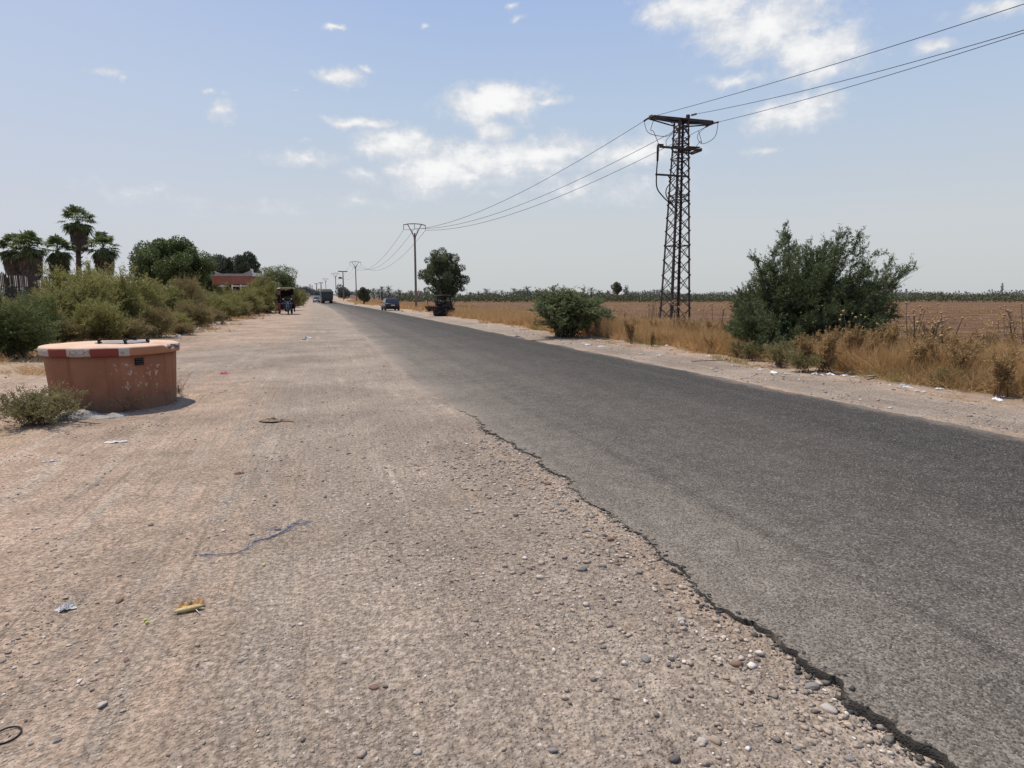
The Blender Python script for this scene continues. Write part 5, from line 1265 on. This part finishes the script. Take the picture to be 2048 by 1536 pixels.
for sx in (-1, 1): b.tube([(sx * .11, -1.0, .33), (sx * .11, -.85, .8), (sx * .10, -.72, 1.16)], .028, 6)
b.build('fork', M['chrome'], tt)
b = MB(); b.loft([[(.16 * math.cos(a) , -1.0 + .02 * k + .10 * math.sin(k), .68 + .1 * math.sin(a) * .2 + .02 * k) for a in np.linspace(0, 6.2, 10)] for k in range(3)]); b.box((0, -.98, .70), (.2, .55, .04)); b.build('mudguard', M['black'], tt)
b = MB(); b.tube([(-.46, -.55, 1.16), (-.34, -.72, 1.28), (-.12, -.74, 1.22), (.12, -.74, 1.22), (.34, -.72, 1.28), (.46, -.55, 1.16)], .022, 6); b.build('handlebar', M['chrome'], tt)
b = MB(); b.lathe([(.001, -.09), (.06, -.08), (.11, -.02), (.115, .05), (.06, .12), (.001, .13)], 16, (0, -.92, 1.08), 'y'); b.build('headlight', M['chrome'], tt)
for sx in (-1, 1):
    b = MB(); b.box((sx * .52, -.7, 1.46), (.17, .03, .11)); b.tube([(sx * .38, -.7, 1.26), (sx * .5, -.7, 1.42)], .012, 5); b.build('mirror', M['chrome'], tt)
    b = MB(); b.lathe([(.001, -.03), (.04, -.02), (.04, .03), (.001, .04)], 10, (sx * .32, -.86, 1.05), 'y'); b.build('indicator', M['white'], tt)
b = MB(); b.loft([[(-.55, -.52, .45), (.55, -.52, .45), (.62, -.42, 1.0), (.4, -.5, 1.15), (-.4, -.5, 1.15), (-.62, -.42, 1.0)], [(-.7, -.2, .42), (.7, -.2, .42), (.78, -.15, 1.0), (.5, -.2, 1.18), (-.5, -.2, 1.18), (-.78, -.15, 1.0)]], True, False); b.build('leg_shield', pmat('navy_panel', (.04, .042, .06), (.03, .03, .045), 4, .5), tt)
b = MB(); b.box((0, -.1, .42), (.5, .9, .3)); b.build('engine', M['steel'], tt, bev=.05); b = MB(); b.box((0, .25, .92), (.5, .6, .12)); b.build('seat', M['black'], tt, bev=.04)
b = MB(); b.tube([(-.12, -.88, .98), (-.17, -.9, .72), (-.22, -.86, .5)], .02, 5); b.build('cable', M['white'], tt)

# burnt out wreck on the dirt verge
q = AT(886, 595, 54); q.z = zg(q.x, q.y)
wk = empty('vehicle_wreck', q, R(-8), 'burnt out black vehicle wreck with a bare cab frame on the dirt verge', 'wreck')
bn = pmat('burnt_steel', (.024, .021, .02), (.012, .011, .011), 6, .9, 0, .6, .03); rst = pmat('rust_scale', (.12, .055, .04), (.07, .035, .028), 8, .95); ash = pmat('ash_grey_steel', (.14, .135, .13), (.08, .075, .07), 7, .9)
b = MB(); b.loft([[(-.72, 0, .02), (.82, 0, .02), (.9, 0, .5), (.78, 0, .82), (-.6, 0, .82), (-.78, 0, .5)], [(-.78, .7, .02), (.86, .7, .02), (.95, .7, .55), (.82, .7, .9), (-.66, .7, .9), (-.84, .7, .5)], [(-.75, 2.2, .05), (.84, 2.2, .05), (.9, 2.2, .55), (.8, 2.2, .8), (-.66, 2.2, .8), (-.8, 2.2, .5)]], True, False); b.jitter(.22, 1.7); b.build('body', bn, wk)
b = MB(); b.loft([[(-.48, .2, .82), (.72, .2, .82), (.72, 1.5, .82), (-.48, 1.5, .82)], [(-.46, .25, 1.25), (.70, .25, 1.25), (.70, 1.5, 1.25), (-.46, 1.5, 1.25)], [(-.42, .35, 1.3), (.62, .35, 1.3), (.62, 1.45, 1.3), (-.42, 1.45, 1.3)]], True, False); b.jitter(.16, 2.4); b.build('cab_panel', bn, wk)
b = MB()
for x in (-.45, .68):
    for y in (.25, 1.45): b.bar((x, y, .8), (x * .96, y + .06, 1.72), .08)
for p0, p1 in (((-.45, .3, 1.70), (.66, .3, 1.72)), ((-.45, 1.5, 1.72), (.66, 1.5, 1.72)), ((-.44, .3, 1.7), (-.44, 1.5, 1.72)), ((.65, .3, 1.72), (.65, 1.5, 1.72))): b.bar(p0, p1, .07)
b.jitter(.10, 1.6); b.build('cab_frame', bn, wk)
b = MB()
for k in range(8): b.bar((-.75 + .06 * k, .2 + .16 * k, 1.74 + .015 * k), (.55 + .03 * k, .3 + .15 * k, 1.80 + .02 * rng.normal()), .05, .03)
b.jitter(.06, 2.0); b.build('roof_slat', ash, wk)
spm = pmat('scorched_plate', (.060, .050, .045), (.022, .02, .02), 5, .85)
for k in range(14):
    b = MB(); b.box((rng.uniform(-.8, .9), -.12 - .1 * rng.random(), rng.uniform(.25, 1.25)), (rng.uniform(.15, .5), .05, rng.uniform(.06, .3)), Matrix.Rotation(rng.uniform(-.7, .7), 3, 'Y') @ Matrix.Rotation(rng.uniform(-.5, .5), 3, 'X'))
    b.jitter(.05, 5, k); b.build('scorched_plate', spm, wk)
b = MB()
for k in range(15): 
    c = Vector((-1.35 + .62 * rng.random(), .1 + .8 * rng.random(), .62 + .2 * rng.random())); b.box(c, (.35 * rng.uniform(.5, 1), .3, .14), Matrix.Rotation(rng.uniform(0, 3), 3, 'Z') @ Matrix.Rotation(rng.uniform(-.6, .6), 3, 'X'))
b.jitter(.05, 7); b.build('twisted_wing', rst, wk)
b = MB(); b.bar((-1.28, .3, .7), (-1.30, .3, 1.42), .05); b.bar((-1.33, .3, .45), (-.7, .2, .55), .1); b.bar((.8, .3, .8), (1.12, .4, 1.45), .05); b.bar((.75, .2, .3), (1.05, .1, .08), .12); b.build('bent_bar', bn, wk)
for x, y in ((-.55, .05), (.62, .05)):
    b = MB(); b.lathe([(.16, -.09), (.27, -.09), (.30, 0), (.27, .09), (.16, .09)], 16, (x, y, .28), 'x'); b.build('burnt_wheel', bn, wk)
b = MB(); b.box((-.32, .14, 1.12), (.14, .04, .12)); b.box((.76, .1, 1.1), (.10, .04, .3)); b.build('loose_panel', ash, wk)

# ------------------------------------------------------------------ far things on the open side
mp = AT(2002, 595, 900); mp.z = 0; mn = empty('minaret', mp, 0, 'slim pale tower on the horizon near the edge of the orchard', 'tower')
s_ = 900 / F; mt = pmat('hazy_tower_wall', (.36, .32, .31), (.32, .29, .28), .3, .9); zt2 = AT(2002, 565, 900).z  # distance haze painted into the pale wall colour
b = MB(); b.box((0, 0, zt2 * .36), (3.2 * s_, 3.2 * s_, zt2 * .72), None, .8); b.build('shaft', mt, mn); b = MB(); b.box((0, 0, zt2 * .75), (4.2 * s_, 4.2 * s_, zt2 * .06)); b.build('gallery', mt, mn)
b = MB(); b.box((0, 0, zt2 * .86), (2.2 * s_, 2.2 * s_, zt2 * .16)); b.lathe([(1.0 * s_, zt2 * .94), (.8 * s_, zt2 * .98), (.05, zt2 * 1.0)], 12); b.build('lantern', mt, mn)
gp_ = AT(1822, 595, 330); gp_.z = .3; gh = empty('greenhouse', gp_, -YAW, 'arched bare greenhouse frame behind the tamarisk on the horizon', 'greenhouse')
zt3 = AT(1822, 585, 330).z - .3; fr = pmat('greenhouse_steel', (.24, .22, .21), (.2, .18, .17), 4, .8); w_ = 3.6
for k in range(4):
    b = MB(); b.tube([(-w_, k * 3, 0)] + [(-w_ * math.cos(a), k * 3, zt3 * .62 + zt3 * .38 * math.sin(a)) for a in np.linspace(0, math.pi, 12)] + [(w_, k * 3, 0)], .10, 5); b.build('hoop', fr, gh)
b = MB()
for x, z in ((-w_, zt3 * .62), (w_, zt3 * .62), (0, zt3)): b.bar((x, 0, z), (x, 9, z), .14)
b.bar((-w_, 0, zt3 * .62), (w_, 0, zt3 * .62), .12); b.build('purlin', fr, gh); b = MB(); b.box((0, 4.5, zt3 * .31), (w_ * 1.98, 8.8, zt3 * .6)); b.build('wall', pmat('greenhouse_wall', (.30, .25, .23), (.26, .22, .2), 3, .9), gh)
# thin bare poplar trunks behind the orchard
for k in range(26):
    px = 930 + 700 * rng.random() if k > 10 else 760 + 90 * rng.random(); dd = rng.uniform(255, 285); p = at_px(px, dd); h = AT(px, rng.uniform(574, 586), dd).z - p.z
    r = empty('bare_sapling', p, 0, 'thin bare sapling sticking up out of the orchard belt', 'sapling', 'bare saplings above the orchard'); b = MB(); b.tube([(0, 0, 0), (rng.normal() * .1, 0, h * .6), (rng.normal() * .2, 0, h)], [.10, .08, .03], 4)
    for j in range(5): z = h * rng.uniform(.5, .95); b.tube([(0, 0, z), (rng.normal() * .35, 0, z + .5)], [.04, .015], 3)
    b.build('trunk', pmat('grey_bark', (.2, .18, .17), (.16, .15, .14), 4, .9) if k == 0 else bpy.data.materials['grey_bark'], r)

# ------------------------------------------------------------------ litter
def crumple(name, p, sx, sy_, h, mat, label, cat, seed, group=None, rz=0, n=14, flat=.4):
    b = MB(); vs = []; fs = []
    for j in range(n):
        for i in range(n):
            u, v = i / (n - 1) * 2 - 1, j / (n - 1) * 2 - 1; r = math.hypot(u, v); e = 1 + .35 * mnoise.fractal((u * 1.5 + seed * 5, v * 1.5, seed), 1, 2, 3)
            k = min(1, max(abs(u), abs(v)) / max(r, 1e-6))
            z = h * min(1, max(0, (1.05 - r * r * .75))) * min(1.2, .12 + 1.5 * abs(mnoise.fractal((u * 1.7 + seed, v * 1.7, seed * 2.7), 1, 2.2, 4))) + .006
            vs.append((u * k * sx * e, v * k * sy_ * e, z))
    for j in range(n - 1):
        for i in range(n - 1): a = j * n + i; fs.append((a, a + 1, a + n + 1, a + n))
    b.add(vs, fs, False); o = b.build(name, mat, None, p); o.rotation_euler = (0, 0, rz); return tag(o, label, cat, group)
def gz(px, py):
    g = GP(px, py); 
    for k in range(3): z = zg(g.x, g.y); g = GP(px, py, z)
    g.z = zgn(g.x, g.y); return g
pap = pmat('paper', (.68, .66, .62), (.52, .50, .47), 9, .9); bagw = pmat('white_bag', (.80, .80, .80), (.66, .67, .68), 8, .5); bagt = pmat('teal_bag', (.50, .62, .58), (.38, .50, .47), 8, .5); bagb = pmat('blue_white_bag', (.62, .68, .72), (.45, .5, .56), 8, .5); brown = pmat('cardboard', (.30, .21, .13), (.2, .14, .09), 8, .9); pink = pmat('pink_wrapper', (.72, .18, .26), (.55, .12, .2), 8, .6); sack = pmat('woven_sack', (.52, .47, .40), (.40, .36, .30), 10, .9)
crumple('paper_scrap', gz(131, 1219), .045, .030, .035, pap, 'white torn paper scrap on the bare dirt', 'paper', 1, None, .4)
crumple('pink_wrapper', gz(448, 748), .10, .06, .05, pink, 'small bright pink wrapper on the gravel past the well', 'wrapper', 2)
crumple('cardboard_scrap', gz(548, 843), .22, .09, .05, brown, 'crumpled brown husk lying on the dirt between the well and the road', 'litter', 3, None, -.3)
crumple('cardboard_scrap', gz(232, 645 + 240), .1, .05, .02, pap, 'flat pale paper scrap on the dirt in front of the well', 'paper', 4)
crumple('white_rag', gz(105, 925 - 2), .07, .03, .02, pap, 'small white stone like scrap on the straw in front of the weed clump', 'paper', 24)
crumple('sack', gz(396, 663), .30, .16, .20, sack, 'pale plump sack dumped at the foot of the scrub bank', 'sack', 5)
bank = 'white litter scraps at the foot of the scrub bank'
for i, (px, py, w_) in enumerate(((411, 656, .16), (428, 651, .2), (446, 648, .28), (461, 648, .13), (421, 641, .2), (450, 640, .16), (442, 640, .1), (489, 619, .22), (502, 618, .2), (468, 620, .12), (405, 651, .1), (375, 664, .09), (520, 616, .3), (340, 672, .09), (610, 679, .22), (618, 676, .12))):
    crumple('litter_scrap', gz(px, py), w_, w_ * .6, w_ * .7, (bagw, pap, sack)[i % 3] if i != 9 else brown, 'white scrap of plastic or paper at the foot of the scrub bank', 'litter', 30 + i, bank, i)
for i, px in enumerate((485, 499)):
    g_ = gz(px, 628); crumple('dark_bag', g_, .22, .2, .5, pmat('dark_bag', (.05, .03, .035), (.03, .02, .022), 6, .6), ('dark bundle standing beside the white scraps on the bank', 'second dark bundle standing nearer the three wheeler')[i], 'bag', 60 + i)
crumple('plastic_bag', gz(1727, 722), .15, .11, .20, bagw, 'bright white plastic bag caught in the grass under the tamarisk', 'plastic bag', 6)
crumple('plastic_bag', gz(1380, 694), .20, .14, .22, bagt, 'pale teal plastic bag in the grass below the pylon', 'plastic bag', 7)
crumple('plastic_bag', gz(1808, 748), .10, .07, .12, bagb, 'small blue white plastic bag next to a larger bluish one', 'plastic bag', 8)
crumple('plastic_bag', gz(1828, 746), .14, .10, .11, bagb, 'larger bluish crumpled bag on the littered verge', 'plastic bag', 9)
crumple('plastic_bag', gz(1871, 763), .12, .08, .12, bagw, 'white torn bag behind the green verge weed', 'plastic bag', 10)
crumple('paper_scrap', gz(1708, 746), .15, .09, .09, pap, 'pale crumpled paper at the shoulder edge below the white bag', 'paper', 11)
crumple('paper_scrap', gz(1808, 775), .17, .06, .05, pap, 'long flat pale paper strip on the shoulder edge', 'paper', 12)
crumple('paper_scrap', gz(1945, 772), .07, .05, .06, pap, 'white scrap below the pale plank in the weeds', 'paper', 13)
vg = 'pale scraps along the far shoulder edge'
for i, (px, py, w_) in enumerate(((1523, 740, .1), (1548, 746, .13), (1570, 748, .1), (1630, 748, .12), (1660, 748, .1), (1467, 733, .1), (1175, 690, .15), (1203, 693, .1), (1068, 668, .15), (980, 653, .12), (1165, 687, .1), (1840, 784, .1), (1905, 775, .08), (1995, 800, .1), (1285, 708, .1), (1318, 712, .12))):
    crumple('litter_scrap', gz(px, py), w_, w_ * .55, w_ * .45, (pap, bagw, sack)[i % 3], 'pale scrap of paper or plastic on the far shoulder edge', 'litter', 70 + i, vg, i * 1.3)
for i in range(34):
    y = 6.5 + 17 * rng.random() ** 1.3; x = 9.75 + 1.3 * rng.random(); w_ = rng.uniform(.035, .10)
    crumple('litter_scrap', Vector((x, y, zgn(x, y))), w_, w_ * rng.uniform(.4, .8), w_ * .4, (pap, bagw, sack, brown)[i % 4], 'pale scrap of paper or plastic on the far shoulder edge' if i % 4 != 3 else 'brown cardboard scrap on the far shoulder edge', 'litter', 200 + i, vg if i % 4 != 3 else 'brown scraps along the far shoulder edge', i * 1.3, 9)
for i in range(22):
    y = 20 + 40 * rng.random(); x = -5.0 - .045 * (y - 20) - rng.random() * .6; w_ = rng.uniform(.06, .2)
    crumple('litter_scrap', Vector((x, y, zgn(x, y))), w_, w_ * .6, w_ * .6, (pap, bagw, sack)[i % 3], 'white scrap of plastic or paper at the foot of the scrub bank', 'litter', 300 + i, bank, i, 9)
crumple('blue_scrap', gz(1035, 674), .12, .07, .06, pmat('navy_plastic', (.04, .045, .14), (.03, .03, .1), 6, .5), 'small dark blue scrap on the far shoulder before the verge bush', 'litter', 90)
crumple('dark_bag', gz(1557, 728), .10, .09, .12, pmat('violet_bag', (.06, .05, .09), (.04, .035, .06), 6, .5), 'small dark violet bag among the weeds in front of the tamarisk', 'bag', 91)
crumple('cardboard_scrap', gz(1890, 1180), .14, .05, .006, pmat('ochre_stain', (.36, .25, .12), (.25, .18, .10), 12, .9), 'flattened ochre scrap pressed on the asphalt', 'litter', 92)
crumple('red_scrap', gz(478, 948), .05, .03, .015, pmat('maroon_scrap', (.22, .08, .07), (.17, .07, .06), 8, .8), 'dull maroon scrap pressed in the dirt', 'litter', 93)
for i, (px, py, dx, dy, lab, w_) in enumerate(((1755, 758, .30, .02, 'short grey plank lying on the littered shoulder edge', .06), (1995, 752, .26, .10, 'pale broken plank in the brown weeds', .07), (1420, 725, .5, -.05, 'dark fallen branch on the bare dirt below the pylon', .03), (1085, 682, .45, .0, 'dark stick lying on the far shoulder near the verge bush', .04))):
    g_ = gz(px, py); b = MB(); b.bar((-dx, -dy, .03), (dx, dy, .05), w_, w_ * .5); b.jitter(.01, 9); tag(b.build('plank' if i < 2 else 'stick', pmat('weathered_plank', (.40, .35, .31), (.3, .26, .23), 14, .9) if i == 0 else (bpy.data.materials['weathered_plank'] if i == 1 else M['twig']), None, g_), lab, 'plank' if i < 2 else 'stick')
# dry stick by the cement
g_ = gz(168, 850); b = MB(); b.tube([(-.14, .05, .05), (.0, 0, .03), (.20, -.06, .015)], [.008, .007, .004], 5); tag(b.build('stick', M['twig'], None, g_), 'thin dry stick lying beside the cement lump', 'stick')
# mango peel with yellow flesh and a small stick
g_ = gz(381, 1220); r = empty('fruit_peel', g_, .25, 'yellow fruit peel with dried orange edges lying on the dirt', 'fruit peel')
b = MB(); b.loft([[(x, .020 * math.sin(a) * w, .014 + .014 * math.cos(a) * w + .03 * abs(x) ) for a in np.linspace(0, 6.283, 9)[:-1]] for x, w in ((-.075, .15), (-.055, .7), (-.02, 1), (.02, 1), (.05, .7), (.07, .15))]); o = b.build('peel', pmat('yellow_peel', (.50, .40, .17), (.34, .22, .09), 14, .5), r); o.location = (-.005, -.02, 0)
b = MB(); vs = []
for i in range(9):
    x = -.055 + .12 * i / 8
    vs += [(x, .005 + .01 * math.sin(i * 2.1), .018 + .008 * math.sin(i * 3)), (x + .004, .028 + .008 * math.sin(i * 1.3), .030 + .012 * math.sin(i * 2.3))]
b.add(vs, [(2 * i, 2 * i + 2, 2 * i + 3, 2 * i + 1) for i in range(8)]); b.add([(x, y + .018, z * .5) for x, y, z in vs], [(2 * i, 2 * i + 2, 2 * i + 3, 2 * i + 1) for i in range(8)]); b.build('dried_husk', pmat('orange_husk', (.46, .27, .10), (.26, .12, .05), 30, .8), r)
b = MB(); b.tube([(.03, -.028, .01), (.052, -.066, .006)], .0025, 5); b.tube([(.0525, -.067, .006), (.054, -.070, .006)], .004, 5); tag(b.build('cotton_stick', pap, None, g_), 'thin pale stick lying against the yellow fruit peel', 'stick')
grp = pmat('green_grape', (.52, .54, .14), (.44, .48, .11), 12, .35)
for px, py, lab in ((291, 1242, 'yellow green grape touching another one on the dirt, the farther of the two'), (294, 1248, 'yellow green grape touching another one on the dirt, the nearer of the two'), (528, 1133, 'single yellow green grape lying alone on the dirt')):
    g_ = gz(px, py); g_.z += .006; b = MB(); b.lathe([(.0005, -.0085), (.005, -.007), (.0085, 0), (.006, .006), (.0005, .009)], 14); o = b.build('grape', grp, None, g_); o.rotation_euler = (1.3, 0, px); tag(o, lab, 'grape')
# blue twine
rp = pmat('blue_twine', (.045, .12, .25), (.035, .085, .19), 30, .8)
base_ = gz(540, 1075); tw = empty('blue_twine', base_, 0, 'frayed blue twine lying loose across the dirt', 'twine')
for si in range(4):
    pts = []; wob = rng.normal() * .02
    seq = [(618, 1043), (600, 1050), (585, 1049), (572, 1062), (555, 1070), (538, 1078), (510, 1083), (498, 1096), (470, 1108), (440, 1111), (400, 1113)] if si != 1 else [(604, 1041), (588, 1050), (570, 1061), (545, 1075), (515, 1086)]
    if si == 3: seq = seq[:6]
    for q in seq:
        g_ = gz(q[0], q[1]) - base_; pts.append(Vector((g_.x + rng.normal() * .012, g_.y + rng.normal() * .018, g_.z + .006 + .004 * rng.random())))
    cable('strand', pts, (.0021 if si < 2 else .0013), tw, rp, 10)
for k in range(16):
    q = gz(rng.uniform(500, 615), 0 + 1062 + rng.normal() * 8) - base_; d = Vector((rng.normal() * .05, rng.normal() * .05, .0)); cable('strand', [q + Vector((0, 0, .006)), q + d * .5 + Vector((.01, 0, .012)), q + d + Vector((0, 0, .005))], .0009, tw, rp, 6)
# black rubber ring cut by the frame
g_ = gz(12, 1468); b = MB(); b.lathe([(.038, .0), (.042, .001), (.043, .006), (.041, .009), (.038, .008), (.037, .003), (.038, .0)], 40); o = b.build('rubber_ring', M['black'], None, g_); o.scale = (1.12, 1.12, .7); o.rotation_euler = (.05, 0, 0); tag(o, 'black rubber ring lying on the dirt at the picture edge', 'ring')
